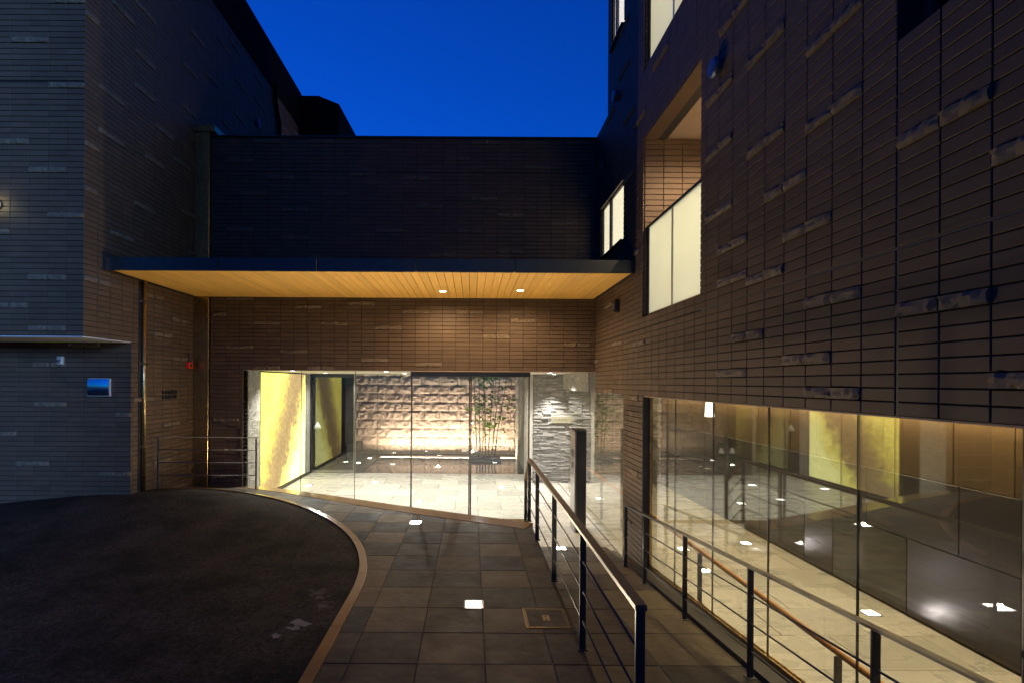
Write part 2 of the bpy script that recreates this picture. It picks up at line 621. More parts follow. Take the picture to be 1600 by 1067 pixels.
def spot(name, loc, target, power, col, angle, blend, parent, radius=0.04):
    l = bpy.data.lights.new(name, 'SPOT')
    l.energy = power
    l.color = col
    l.spot_size = R(angle)
    l.spot_blend = blend
    l.shadow_soft_size = radius * 0.3
    o = bpy.data.objects.new(name, l)
    o.location = loc
    dv = Vector(target) - Vector(loc)
    o.rotation_euler = dv.to_track_quat('-Z', 'Y').to_euler()
    COL.objects.link(o)
    set_parent(o, parent)
    return o


def project(p):
    """pixel in the 1600 px frame"""
    if p[1] < 0.2:
        return None
    return PX + F * p[0] / p[1], PY - F * (p[2] - CAMZ) / p[1]


# ------------------------------------------------------------------ tile cladding
TP, TR = 0.2345, 0.070         # pitch along the wall, course height
JT = 0.0066                     # joint
TH = 0.012                     # tile stands proud of its bed
tile_cache, rough_cache = {}, {}


def tile_geo(w, h, t=TH):
    """front face towards -Y, bevelled edge, bed at y = 0"""
    c = 0.0025
    a, b = w / 2, h / 2
    vs = [(-a, 0, -b), (a, 0, -b), (a, 0, b), (-a, 0, b),
          (-a, -t + c, -b), (a, -t + c, -b), (a, -t + c, b), (-a, -t + c, b),
          (-a + c, -t, -b + c), (a - c, -t, -b + c), (a - c, -t, b - c), (-a + c, -t, b - c)]
    fs = [(8, 9, 10, 11)]
    for i in range(4):
        j = (i + 1) % 4
        fs.append((i, j, 4 + j, 4 + i))
        fs.append((4 + i, 4 + j, 8 + j, 8 + i))
    return vs, fs


def rough_geo(w, h, seed):
    """split-face tile: proud, broken front"""
    rr = random.Random(seed)
    nx, nz_ = 7, 3
    vs, fs = [], []
    a, b = w / 2, h / 2
    for k in range(nz_ + 1):
        for i in range(nx + 1):
            e = 0.006 if (i in (0, nx) or k in (0, nz_)) else 0.0
            x = -a + w * i / nx
            z = -b + h * k / nz_
            if 0 < i < nx:
                x += rr.uniform(-.006, .006)
            if 0 < k < nz_:
                z += rr.uniform(-.004, .004)
            y = -(0.028 + rr.uniform(-0.007, 0.010)) + e
            vs.append((x, y, z))
    g = nx + 1
    for k in range(nz_):
        for i in range(nx):
            fs.append((k * g + i, k * g + i + 1, (k + 1) * g + i + 1, (k + 1) * g + i))
    o = len(vs)
    vs += [(-a, 0, -b), (a, 0, -b), (a, 0, b), (-a, 0, b)]
    fs.append(tuple(list(range(nx, -1, -1)) + [o, o + 1]))
    top = [nz_ * g + i for i in range(nx + 1)]
    fs.append(tuple(top + [o + 2, o + 3]))
    fs.append(tuple([k * g for k in range(nz_ + 1)] + [o + 3, o]))
    fs.append(tuple([k * g + nx for k in range(nz_, -1, -1)] + [o + 1, o + 2]))
    return vs, fs


ROT = {'front': 0.0, 'right': R(-90), 'left': R(90)}


class Cladding:
    """tiles of one building; the 300 largest in view are objects, the rest one mesh"""

    def __init__(self):
        self.items = []        # (centre, facing, w, h, roughseed or None)

    def field(self, facing, plane, u0, u1, z0, z1, holes=(), uphase=0.0, zphase=0.0, pairs=None, density=0.045, seed=1,
              seams_u=(), seams_z=()):
        """u runs along x (front) or along y (sides)"""
        rr = random.Random(seed)
        i0, i1 = math.floor((u0 - uphase) / TP) - 1, math.ceil((u1 - uphase) / TP) + 1
        k0, k1 = math.floor((z0 - zphase) / TR) - 1, math.ceil((z1 - zphase) / TR) + 1
        rough = set()
        if pairs is not None:
            for (u, z) in pairs:
                i, k = round((u - uphase) / TP - 0.5), round((z - zphase) / TR - 0.5)
                rough.add((i, k))
                rough.add((i - 1 if facing == 'right' else i + 1, k))
        zone = [tuple(p) for p in pairs] if pairs else []
        tries = int((i1 - i0) * (k1 - k0) * density / 2 * 3)
        placed = [(round((u - uphase) / TP - 0.5), round((z - zphase) / TR - 0.5)) for (u, z) in zone]
        want = int((i1 - i0) * (k1 - k0) * density / 2)
        cnt = 0
        for _ in range(tries * 4):
            if cnt >= want:
                break
            i, k = rr.randint(i0, i1), rr.randint(k0, k1)
            if any(abs(i - a) < 4 and abs(k - b) < 4 or (abs(i - a) < 2 and abs(k - b) < 7) for a, b in placed):
                continue
            if zone and any(abs((u - uphase) / TP - i) < 9 and abs((z - zphase) / TR - k) < 14 for u, z in zone) and \
                    rr.random() < 0.75:
                continue
            placed.append((i, k))
            rough.add((i, k))
            rough.add((i + 1, k))
            cnt += 1
        for i in range(i0, i1 + 1):
            for k in range(k0, k1 + 1):
                a0, a1 = max(u0, uphase + i * TP + JT / 2), min(u1, uphase + (i + 1) * TP - JT / 2)
                b0, b1 = max(z0, zphase + k * TR + JT / 2), min(z1, zphase + (k + 1) * TR - JT / 2)
                if a1 - a0 < 0.012 or b1 - b0 < 0.010:
                    continue
                dead = False
                for (h0, h1, g0, g1) in holes:
                    if a0 >= h1 or a1 <= h0 or b0 >= g1 or b1 <= g0:
                        continue
                    # keep the largest remaining strip
                    opts = [(h0 - a0, 'a1', h0), (a1 - h1, 'a0', h1), (g0 - b0, 'b1', g0), (b1 - g1, 'b0', g1)]
                    best = max(opts, key=lambda q: (q[0] / (a1 - a0) if q[1][0] == 'a' else q[0] / (b1 - b0)))
                    if best[0] < 0.012:
                        dead = True
                        break
                    if best[1] == 'a1':
                        a1 = best[2]
                    elif best[1] == 'a0':
                        a0 = best[2]
                    elif best[1] == 'b1':
                        b1 = best[2]
                    else:
                        b0 = best[2]
                if dead:
                    continue
                for su in seams_u:
                    if abs(a0 - su) < 0.02:
                        a0 = su + 0.010
                    if abs(a1 - su) < 0.02:
                        a1 = su - 0.010
                for sz in seams_z:
                    if abs(b0 - sz) < 0.02:
                        b0 = sz + 0.009
                    if abs(b1 - sz) < 0.02:
                        b1 = sz - 0.009
                wv, hv = round(a1 - a0, 3), round(b1 - b0, 3)
                uc, zc = (a0 + a1) / 2, (b0 + b1) / 2
                full = abs(wv - (TP - JT)) < 0.03 and hv > 0.04
                s = rr.randint(0, 5) if ((i, k) in rough and full) else None
                c = (uc, plane, zc) if facing == 'front' else (plane, uc, zc)
                self.items.append((c, facing, wv, hv, s))

    def build(self, wall, limit=300):
        def score(it):
            (x, y, z), fc, w_, h_, s = it
            p = project((x, y, z))
            if p is None or not (-15 < p[0] < 1615 and -15 < p[1] < 1082):
                return 0
            dd = math.sqrt(x * x + y * y + (z - CAMZ) ** 2)
            cosv = y / dd if fc == 'front' else abs(x) / dd
            return w_ * h_ * cosv / dd / dd * (1.6 if s is not None else 1)
        order = sorted(self.items, key=score, reverse=True)
        near, far = order[:limit], order[limit:]
        for (c, fc, w_, h_, s) in near:
            key = (w_, h_, s)
            if key not in tile_cache:
                vs, fs = tile_geo(w_, h_) if s is None else rough_geo(w_, h_, s)
                me = bpy.data.meshes.new('tile')
                me.from_pydata(vs, [], fs)
                me.update()
                me.materials.append(MAT['tile' if s is None else 'tile_rough'])
                tile_cache[key] = me
            o = bpy.data.objects.new('tile' if s is None else 'split_face_tile', tile_cache[key])
            COL.objects.link(o)
            o.location = c
            o.rotation_euler = (0, 0, ROT[fc])
            o.parent = wall
        for nm, mt, test in (('tile_cladding', 'tile', lambda s: s is None), ('split_face_cladding', 'tile_rough', lambda s: s is not None)):
            V, Fc = [], []
            for (c, fc, w_, h_, s) in far:
                if not test(s):
                    continue
                vs, fs = tile_geo(w_, h_) if s is None else rough_geo(w_, h_, s)
                o_ = len(V)
                if fc == 'front':
                    V += [(c[0] + x, c[1] + y, c[2] + z) for x, y, z in vs]
                elif fc == 'right':
                    V += [(c[0] + y, c[1] - x, c[2] + z) for x, y, z in vs]
                else:
                    V += [(c[0] - y, c[1] + x, c[2] + z) for x, y, z in vs]
                Fc += [tuple(i + o_ for i in q) for q in fs]
            if not V:
                continue
            me = bpy.data.meshes.new(nm)
            me.from_pydata(V, [], Fc)
            me.update()
            me.materials.append(MAT[mt])
            o = bpy.data.objects.new(nm, me)
            COL.objects.link(o)
            o.parent = wall
            o['kind'] = 'stuff'


# ------------------------------------------------------------------ levels and planes
XR, XL = 2.14, -4.82           # right and left tiled walls
YB, YF, YLOW = 8.89, 6.35, 7.25
FL = -0.58                     # lobby floor
LINT = 1.715                   # underside of the right wall over its glazing
OPEN_T = 2.07                  # top of the entrance opening
SOF, CTOP = 3.32, 3.48         # canopy
ROOF = 6.10
CY, CR = 4.5, 3.76             # kerb curve
CX = -4.74


def bump(x, y):
    g = 0.27 * math.exp(-((x + 4.9) ** 2) / (2 * 1.45 ** 2) - ((y - 7.35) ** 2) / (2 * 0.83 ** 2))
    return g


# ------------------------------------------------------------------ setting: ground, driveway, terrace
m = MB()
m.add([(-400, -400, -1.3), (400, -400, -1.3), (400, 400, -1.3), (-400, 400, -1.3)], [(0, 1, 2, 3)])
struct(m.obj('ground', 'ground_dark'))


def kerb_pt(t, off=0.0):
    """outer kerb line: straight along y, then the quarter turn; t is arc length from y = -6"""
    L = CY + 6
    if t <= L:
        return (CX + CR + off, -6 + t)
    a = (t - L) / CR
    return (CX + (CR + off) * math.cos(a), CY + (CR + off) * math.sin(a))


KL = CY + 6 + CR * R(91.5)
# driveway: a grid following the hump, cut to the kerb
m = MB()
kin = [kerb_pt(KL * i / 90, -0.06) for i in range(91)]


def drive_limit(y):
    """x of the kerb at a given y"""
    if y <= CY:
        return CX + CR - 0.06
    r_ = CR - 0.06
    if y >= CY + r_:
        return CX
    return CX + math.sqrt(max(0, r_ * r_ - (y - CY) ** 2))


ys = [-6, -4, -2, 0] + [1 + 0.25 * i for i in range(12)] + [4 + 0.12 * i for i in range(36)]
ys = [y for y in ys if y < CY + CR - 0.07] + [CY + CR - 0.065]
rows = []
for y in ys:
    xl = drive_limit(y)
    rows.append([(-14 + (xl + 14) * (i / 40) ** 0.6) for i in range(41)])
vs = []
for y, rw in zip(ys, rows):
    for x in rw:
        vs.append((x, y, bump(x, y) - 0.012))
fs = []
for j in range(len(ys) - 1):
    for i in range(40):
        a = j * 41 + i
        fs.append((a, a + 1, a + 42, a + 41))
m.add(vs, fs)
struct(m.obj('driveway', 'asphalt', smooth=True))

# kerb: polished granite lengths along the curve
kerb = bpy.data.objects.new('kerb', None)
COL.objects.link(kerb)
kerb['kind'] = 'structure'
nseg = 15
for s_ in range(nseg):
    t0, t1 = KL * s_ / nseg + 0.003, KL * (s_ + 1) / nseg - 0.003
    m = MB()
    n_ = 10
    V = []
    for i in range(n_ + 1):
        t = t0 + (t1 - t0) * i / n_
        for off, z in ((-0.088, -0.10), (-0.088, 0.002), (-0.083, 0.008), (-0.006, 0.008), (0.0, 0.002), (0.0, -0.10)):
            x, y = kerb_pt(t, off)
            V.append((x, y, z + bump(x, y)))
    Fc = []
    for i in range(n_):
        for k in range(5):
            a = i * 6 + k
            Fc.append((a, a + 1, a + 7, a + 6))
    Fc += [tuple(range(6)), tuple(n_ * 6 + k for k in reversed(range(6)))]
    m.add(V, Fc)
    m.obj('kerb_stone', 'granite_kerb', kerb)

# terrace far edge: straight granite strip from the left wall to the ramp
A = Vector((-3.80, 9.0))
B = Vector((0.83, 6.83))
ED = (B - A).normalized()
EN = Vector((-ED.y, ED.x))     # towards the entrance (far side)
if EN.y < 0:
    EN = -EN
STRIP = 0.31
EDGE_X = 0.80                  # terrace edge towards the ramp


def clip(poly, px, py, nx, ny):
    """keep the side where (p - P).n <= 0"""
    out = []
    for i in range(len(poly)):
        a, b = poly[i], poly[(i + 1) % len(poly)]
        da = (a[0] - px) * nx + (a[1] - py) * ny
        db = (b[0] - px) * nx + (b[1] - py) * ny
        if da <= 0:
            out.append(a)
        if da * db < 0:
            t = da / (da - db)
            out.append((a[0] + (b[0] - a[0]) * t, a[1] + (b[1] - a[1]) * t))
    return out


def area(p):
    return abs(sum(p[i][0] * p[(i + 1) % len(p)][1] - p[(i + 1) % len(p)][0] * p[i][1] for i in range(len(p)))) / 2


terrace = bpy.data.objects.new('terrace', None)
COL.objects.link(terrace)
terrace['kind'] = 'structure'
# bed under the slabs
m = MB()
V, Fc = [], []
NBX, NBY = 110, 220
xs_ = [XL + (EDGE_X - XL) * i / NBX for i in range(NBX + 1)]
ys_ = [-6 + 14.9 * j / NBY for j in range(NBY + 1)]
for y in ys_:
    for x in xs_:
        V.append((x, y, bump(x, y) - 0.005))
for j in range(NBY):
    for i in range(NBX):
        cxm, cym = (xs_[i] + xs_[i + 1]) / 2, (ys_[j] + ys_[j + 1]) / 2
        if (Vector((cxm, cym)) - A).dot(EN) > -0.02:
            continue
        if cym < CY and cxm < CX + CR - 0.06:
            continue
        if cym >= CY and (math.hypot(max(0, cxm - CX), cym - CY) < CR - 0.06):
            continue
        a = j * (NBX + 1) + i
        Fc.append((a, a + 1, a + NBX + 2, a + NBX + 1))
m.add(V, Fc)
m.obj('slab_bed', 'slate_joint', terrace, fix=False)
# the body behind the far edge and along the ramp (retaining faces)
m = MB()
e0, e1 = A + EN * -0.02, B + EN * -0.02
m.add([(e0.x, e0.y, -0.02), (e1.x, e1.y, -0.02), (e1.x, e1.y, FL - 0.1), (e0.x, e0.y, FL - 0.1),
       (EDGE_X - .01, -6, -0.02), (EDGE_X - .01, e1.y, -0.02), (EDGE_X - .01, e1.y, FL - 0.1), (EDGE_X - .01, -6, FL - 0.1)],
      [(0, 1, 2, 3), (4, 5, 6, 7)])
m.obj('retaining_wall', 'granite_polished', terrace)

COLW, ROWD = 0.452, 0.4245
X0, Y0 = 0.10, 4.25
tint = random.Random(21)
kinds = ['slate_brown', 'slate_charcoal', 'slate_olive', 'slate_rust']
BORDER = 0.558
strip_cols = [(X0 + COLW * i, X0 + COLW * (i + 1)) for i in range(-12, 1)] + [(BORDER, EDGE_X)]
for ci, (xa, xb) in enumerate(strip_cols):
    for j in range(-20, 12):
        ya, yb = Y0 + ROWD * j, Y0 + ROWD * (j + 1)
        g = 0.0022
        poly = [(xa + g, ya + g), (xb - g, ya + g), (xb - g, yb - g), (xa + g, yb - g)]
        pe = A - EN * (STRIP + g)
        poly = clip(poly, pe.x, pe.y, EN.x, EN.y)
        if not poly:
            continue
        poly = clip(poly, XL + 0.002, 0, -1, 0)
        poly = clip(poly, 0, YB - 0.004, 0, 1) if poly else poly
        if not poly:
            continue
        mx_, my_ = sum(p[0] for p in poly) / len(poly), sum(p[1] for p in poly) / len(poly)
        if my_ < CY:
            poly = clip(poly, CX + CR + g, 0, -1, 0)
        else:
            if mx_ < CX:
                poly = clip(poly, 0, CY + CR + g, 0, -1)
            else:
                dx, dy = mx_ - CX, my_ - CY
                dl = math.hypot(dx, dy)
                if dl < CR - 0.4:
                    continue
                dx, dy = dx / dl, dy / dl
                poly = clip(poly, CX + dx * (CR + g), CY + dy * (CR + g), -dx, -dy)
        if len(poly) < 3 or area(poly) < 0.004:
            continue
        if (j < -9):
            continue
        q = tint.random()
        par = (ci + j) % 2
        mat = ('slate_olive' if q < 0.62 else 'slate_rust' if q < 0.85 else 'slate_brown') if par else \
              ('slate_charcoal' if q < 0.5 else 'slate_brown' if q < 0.9 else 'slate_olive')
        if ci == len(strip_cols) - 1:
            mat = 'slate_rust' if q < 0.5 else 'slate_brown'
        tz = tint.uniform(-0.0012, 0.0012)
        n_ = len(poly)
        cxp, cyp = sum(p[0] for p in poly) / n_, sum(p[1] for p in poly) / n_
        ins = [(cxp + (p[0] - cxp) * 0.985, cyp + (p[1] - cyp) * 0.985) for p in poly]
        V = [(p[0], p[1], bump(*p) - 0.03) for p in poly] + [(p[0], p[1], bump(*p) - 0.003 + tz) for p in poly] + \
            [(p[0], p[1], bump(*p) + tz) for p in ins]
        Fc = [tuple(range(2 * n_, 3 * n_))]
        for i in range(n_):
            k = (i + 1) % n_
            Fc += [(i, k, n_ + k, n_ + i), (n_ + i, n_ + k, 2 * n_ + k, 2 * n_ + i)]
        m = MB()
        m.add(V, Fc)
        m.obj('paving_slab', mat, terrace)
# edge strip in lengths
nst = 6
Ltot = (B - A).length
for s_ in range(nst):
    p0 = A + ED * (Ltot * s_ / nst + 0.002)
    p1 = A + ED * (Ltot * (s_ + 1) / nst - 0.002)
    q = [p0 - EN * STRIP, p1 - EN * STRIP, p1, p0]
    m = MB()
    n_ = 8
    V = []
    for i in range(n_ + 1):
        pa = p0.lerp(p1, i / n_)
        for off, z in ((-STRIP, -.08), (-STRIP, .003), (-STRIP + .003, .006), (-.003, .006), (0, .003), (0, -.08)):
            pq = pa + EN * off
            V.append((pq.x, pq.y, z + bump(pq.x, pq.y)))
    m.add(V, [(6 * i + k, 6 * i + k + 1, 6 * i + k + 7, 6 * i + k + 6) for i in range(n_) for k in range(5)] +
          [tuple(range(6)), tuple(6 * n_ + k for k in reversed(range(6)))])
    o = m.obj('edge_stone', 'granite_polished', terrace)

# inspection cover set in the terrace
t = thing('inspection_cover', 'brass framed square slab cover set in paving beside the ramp railing', 'cover', (0.60, 4.06, 0))
m = MB()
for (a, b, c, d_) in ((0.43, 0.775, 3.90, 3.912), (0.43, 0.775, 4.228, 4.24), (0.43, 0.442, 3.912, 4.228), (0.763, 0.775, 3.912, 4.228),
                      (0.448, 0.757, 3.918, 3.924), (0.448, 0.757, 4.216, 4.222), (0.448, 0.454, 3.924, 4.216), (0.751, 0.757, 3.924, 4.216)):
    m.box(a, b, c, d_, -0.01, 0.0045)
m.obj('frame', 'brass', t)
MB().box(0.456, 0.749, 3.926, 4.214, -0.01, 0.0035).obj('slab', 'slate_brown', t)
m = MB()
m.box(0.575, 0.63, 4.02, 4.115, 0.001, 0.0055)
k = m.obj('lifting_plate', 'brass', t)
for yy in (4.045, 4.09):
    MB().lathe((0.6025, yy, 0.0055), [(0.010, 0), (0.010, 0.002), (0.006, 0.003)], n=10).obj('key_hole', 'black_plastic', k)

# ------------------------------------------------------------------ ramp, landing, lobby floors
RS = 0.0925


def ramp_z(y):
    return min(0.0, max(FL, -RS * (y - 1.4)))


ramp = bpy.data.objects.new('ramp', None)
COL.objects.link(ramp)
ramp['kind'] = 'structure'
yE = 1.4 + (-FL) / RS          # foot of the ramp, about 7.67
yE = min(yE, 7.67)
m = MB()
m.add([(EDGE_X, -6, -0.006), (2.04, -6, -0.006), (2.04, 1.4, -0.006), (EDGE_X, 1.4, -0.006),
       (2.04, yE, FL - .006), (EDGE_X, yE, FL - .006)], [(0, 1, 2, 3), (3, 2, 4, 5)])
m.obj('slab_bed', 'slate_joint', ramp)
yy = 1.4 - 0.6 * 5
rt = random.Random(5)
while yy < yE - 0.05:
    y2 = min(yy + 0.6, yE)
    for xa, xb in ((EDGE_X + 0.004, 1.40), (1.406, 2.036)):
        m = MB()
        g = 0.003
        za, zb = ramp_z(yy), ramp_z(y2)
        ya, yb = yy + g, y2 - g
        V = [(xa, ya, za - .03), (xb, ya, za - .03), (xb, yb, zb - .03), (xa, yb, zb - .03),
             (xa, ya, za - .003), (xb, ya, za - .003), (xb, yb, zb - .003), (xa, yb, zb - .003),
             (xa + .004, ya + .004, za), (xb - .004, ya + .004, za), (xb - .004, yb - .004, zb), (xa + .004, yb - .004, zb)]
        Fc = [(8, 9, 10, 11)]
        for i in range(4):
            k = (i + 1) % 4
            Fc += [(i, k, 4 + k, 4 + i), (4 + i, 4 + k, 8 + k, 8 + i)]
        m.add(V, Fc)
        m.obj('paving_slab', rt.choice(['slate_olive', 'slate_rust', 'slate_brown', 'slate_olive']), ramp)
    yy = y2
# kerb and glazing channel along the glass follow the slope
m = MB()
m.add([(x, y, (ramp_z(y) + dz)) for y in (-3, 1.4, 6.41) for x, dz in ((2.042, -0.2), (2.042, 0.035), (2.216, 0.035), (2.216, -0.2))],
      [(0, 1, 5, 4), (1, 2, 6, 5), (2, 3, 7, 6), (4, 5, 9, 8), (5, 6, 10, 9), (6, 7, 11, 10), (0, 1, 2, 3), (8, 9, 10, 11)])
m.obj('base_kerb', 'black_stone', ramp)


def slab_mesh(w_, d_, t=0.03):
    c = 0.004
    a, b = w_ / 2, d_ / 2
    V = [(-a, -b, -t), (a, -b, -t), (a, b, -t), (-a, b, -t), (-a, -b, -c), (a, -b, -c), (a, b, -c), (-a, b, -c),
         (-a + c, -b + c, 0), (a - c, -b + c, 0), (a - c, b - c, 0), (-a + c, b - c, 0)]
    Fc = [(8, 9, 10, 11)]
    for i in range(4):
        k = (i + 1) % 4
        Fc += [(i, k, 4 + k, 4 + i), (4 + i, 4 + k, 8 + k, 8 + i)]
    me = bpy.data.meshes.new('floor_slab')
    me.from_pydata(V, [], Fc)
    me.update()
    return me


slabc = {}


def floor_grid(root, x0, x1, y0, y1, z, w_, d_, mat, reject=None):
    y = y0
    row = 0
    while y < y1 - 0.03:
        yb = min(y + d_, y1)
        x = x0 - (w_ * 0.5 if row % 2 else 0)
        while x < x1 - 0.03:
            xa, xb = max(x, x0), min(x + w_, x1)
            if xb - xa > 0.03 and not (reject and reject((xa + xb) / 2, (y + yb) / 2)):
                key = (round(xb - xa - .007, 3), round(yb - y - .007, 3), mat)
                if key not in slabc:
                    me = slab_mesh(key[0], key[1])
                    me.materials.append(MAT[mat])
                    slabc[key] = me
                o = bpy.data.objects.new('floor_slab', slabc[key])
                COL.objects.link(o)
                o.location = ((xa + xb) / 2, (y + yb) / 2, z)
                o.parent = root
            x += w_
        y = yb
        row += 1


lobby_floor = struct(MB().box(-4.8, 2.14, 6.4, 13.82, FL - 0.12, FL - 0.012).obj('lobby_floor', 'floor_joint'))


def before_edge(x, y):
    return (Vector((x, y)) - A).dot(EN) < -0.15 and x < EDGE_X or y < yE and x >= EDGE_X


floor_grid(lobby_floor, -4.36, 2.13, 6.9, 13.78, FL, 0.9, 0.6, 'floor_stone', before_edge)
corridor_floor = struct(MB().box(2.145, 4.72, -3, 12.65, FL - 0.12, FL - 0.012).obj('corridor_floor', 'floor_joint'))
floor_grid(corridor_floor, 2.145, 4.64, -1.0, 12.58, FL, 0.9, 0.6, 'floor_stone')
path = struct(MB().box(-4.8, -3.0, 13.86, 17.5, FL - 0.12, FL - 0.012).obj('courtyard_path', 'floor_joint'))
floor_grid(path, -4.36, -3.0, 13.88, 17.4, FL, 0.68, 0.6, 'path_stone')
struct(MB().box(-2.99, 1.49, 16.885, 17.40, FL - .12, FL - .02).obj('gravel_strip', 'split_stone'))
pool = struct(MB().box(-2.99, 1.49, 13.88, 16.695, FL - 0.10, FL - 0.03).obj('pool_water', 'water'))

# ------------------------------------------------------------------ right apartment wing
RW = thing('apartment_wing', 'brown tiled wing on the right with frosted balconies above a glazed corridor', 'building', (XR, 4, FL))
BAL = [(4.81, 6.44, 2.70, 4.93), (4.81, 6.44, 5.80, 8.03)]
WIN = [(7.28, 8.56, 3.90, 4.77)]
WIN2 = (7.30, 7.98, 7.00, 7.87)
NEARW = (0.9, 2.60, 3.60, 5.2)
TOPR = 9.4
holes = [(a, b, c, d_) for a, b, c, d_ in BAL] + [WIN[0], WIN2, NEARW, (YB - 0.74, YB + 1, 6.12, 20)]
# backing wall in blocks round the openings (bed of the tiles at XR + TH)
XB = XR + TH


def wall_blocks(lo, hi, z0, z1, holes, x0, x1, m):
    ucuts = sorted({lo, hi} | {max(lo, min(hi, h[i])) for h in holes for i in (0, 1)})
    zcuts = sorted({z0, z1} | {max(z0, min(z1, h[i])) for h in holes for i in (2, 3)})
    for a, b in zip(ucuts, ucuts[1:]):
        run = None
        for c, d_ in zip(zcuts, zcuts[1:]):
            uc, zc = (a + b) / 2, (c + d_) / 2
            inside = any(h[0] < uc < h[1] and h[2] < zc < h[3] for h in holes)
            if inside:
                if run:
                    m.box(x0, x1, a, b, *run)
                run = None
            else:
                run = (run[0], d_) if run else (c, d_)
        if run:
            m.box(x0, x1, a, b, *run)


m = MB()
wall_blocks(-3.0, YB, LINT, TOPR, holes, XB, XB + 0.28, m)
m.box(XB, XB + 0.10, 6.41, 7.22, FL - .05, LINT)
wallR = m.obj('wall', 'grout', RW, fix=False)
cl = Cladding()
pr = []
for (px, py) in ((1400, 473.5), (1263.6, 460), (1174, 436), (1228, 362), (1128.7, 382.4), (1111.8, 444.8), (1150.6, 515.7), (1231.6, 554.5),
                 (1111.8, 579.8), (1265, 610), (1548.7, 590), (1400, 215.6), (1261, 200), (1197, 301.6), (1172, 226.6), (1109, 229.7),
                 (1111, 328), (1128, 37.5), (1109, 153), (1172, 94), (1261, 76.6), (1547, 247)):
    yy = XR * F / (px - PX)
    pr.append((yy - TP / 2, CAMZ + (PY - py - 6) * yy / F))
UPH = 2.581
cl.field('right', XB, -3.0, YB - 0.002, LINT, TOPR, holes, UPH, LINT, pr, 0.045, 3, seams_u=(2.581,), seams_z=(2.555,))
cl.field('right', XB, 6.41, 7.22, FL, LINT - 0.001, (), UPH, LINT, None, 0.05, 4)
# balcony end walls and their tiles
for (a, b, c, d_) in BAL:
    cl.field('front', b, XB + 0.002, XB + 1.25, c, d_, (), XR + 0.02, LINT, [], 0.0, 5)
cl.build(wallR)
MB().box(XR + 0.004, XB - 0.001, -3.0, 4.80, 2.548, 2.562).obj('expansion_joint', 'sealant', wallR)
MB().box(XR + 0.005, XB - 0.002, 2.574, 2.588, LINT, 3.6).obj('expansion_joint', 'sealant', wallR)
MB().box(XB, XB + 0.278, 0.0, 6.40, LINT - 0.012, LINT - 0.002).obj('lintel_soffit', 'soffit_panel', RW)
MB().box(XR + 0.003, XR + 0.095, 6.396, 6.408, FL, LINT - .014).obj('pier_end', 'black_stone', RW)
# upper body of the wing, set behind the facade, keeps the sky out
m = MB()
m.box(XB + 1.32, XB + 6, -3, YB - 0.76, 2.35, TOPR - .01)
m.box(XB + 0.285, XB + 1.31, -3, 4.60, 2.35, TOPR - .02)
m.box(XB + 0.285, XB + 1.31, 6.56, YB - 0.76, 2.35, TOPR - .02)
m.box(XB + 0.285, XB + 6, YB - 0.75, 13.0, 2.35, 6.05)
m.box(XB, XB + 6, -3, YB - 0.76, TOPR + .002, 17)  # unseen block added above the facade to keep sun off the left wing
m.obj('inner_wall_and_sun_block', 'dark_render', RW)
for bi, (a, b, c, d_) in enumerate(BAL):
    bal = MB().box(XB + 0.285, XB + 1.31, a - 0.2, b + 0.1, c - 0.12, c - 0.02).obj('balcony', 'concrete', RW)
    # side wall beds, back wall, ceiling
    MB().box(XB + 0.002, XB + 1.30, b + 0.001, b + 0.10, c - .01, d_ - .001).obj('end_wall', 'grout', bal)
    MB().box(XB + 1.31, XB + 1.319, a, b, c, d_).obj('back_wall', 'plaster_white', bal)
    MB().box(XB + 0.285, XB + 1.30, a - 0.19, a - 0.09, c, d_).obj('end_wall', 'plaster_white', bal)
    MB().box(XR + 0.006, XR + 0.18, a + .001, b - .001, d_ - 0.012, d_ - 0.001).obj('soffit_tile', 'tile', bal)
    MB().box(XR + 0.186, XR + 0.80, a + .001, b - .001, d_ + 0.004, d_ + 0.014).obj('ceiling_panel', 'soffit_panel', bal)
    MB().box(XR + 0.812, XB + 1.30, a + .001, b - .001, d_ + 0.004, d_ + 0.014).obj('ceiling_panel', 'soffit_panel', bal)
    MB().box(XR + 0.18, XB + 1.31, a - .19, b + .1, d_ + 0.02, d_ + 0.10).obj('ceiling_slab', 'dark_render', bal)
    gt = c + 1.11
    ym = 5.65
    MB().cbox(2.195, 2.245, a + .002, b - .002, gt, gt + 0.035, .004).obj('top_rail', 'steel_black', bal)
    MB().cbox(2.185, 2.235, a + .002, b - .002, c + 0.002, c + 0.03, .004).obj('bottom_rail', 'brass', bal)
    MB().box(2.20, 2.232, ym - 0.014, ym + 0.014, c + 0.03, gt).obj('mullion', 'steel_satin', bal)
    MB().box(2.195, 2.24, b - 0.05, b - 0.004, c + 0.03, gt).obj('frame_post', 'steel_black', bal)
    MB().box(2.209, 2.221, a + 0.004, ym - 0.016, c + 0.03, gt).obj('frosted_pane', 'frosted', bal)
    MB().box(2.209, 2.221, ym + 0.016, b - 0.052, c + 0.03, gt).obj('frosted_pane', 'frosted', bal)
    lampp = MB().lathe((2.95, 5.15, d_ - 0.05), [(0.03, 0), (0.09, 0.0), (0.10, 0.02), (0.10, 0.053)], n=20).obj('ceiling_lamp', 'lens_warm', bal)
    spot('balcony_light', (2.95, 5.15, d_ - 0.07), (2.8, 5.5, c), 290 if bi == 0 else 200, (1.0, 0.70, 0.42), 150 if bi == 0 else 92, 0.5, bal, 0.08)
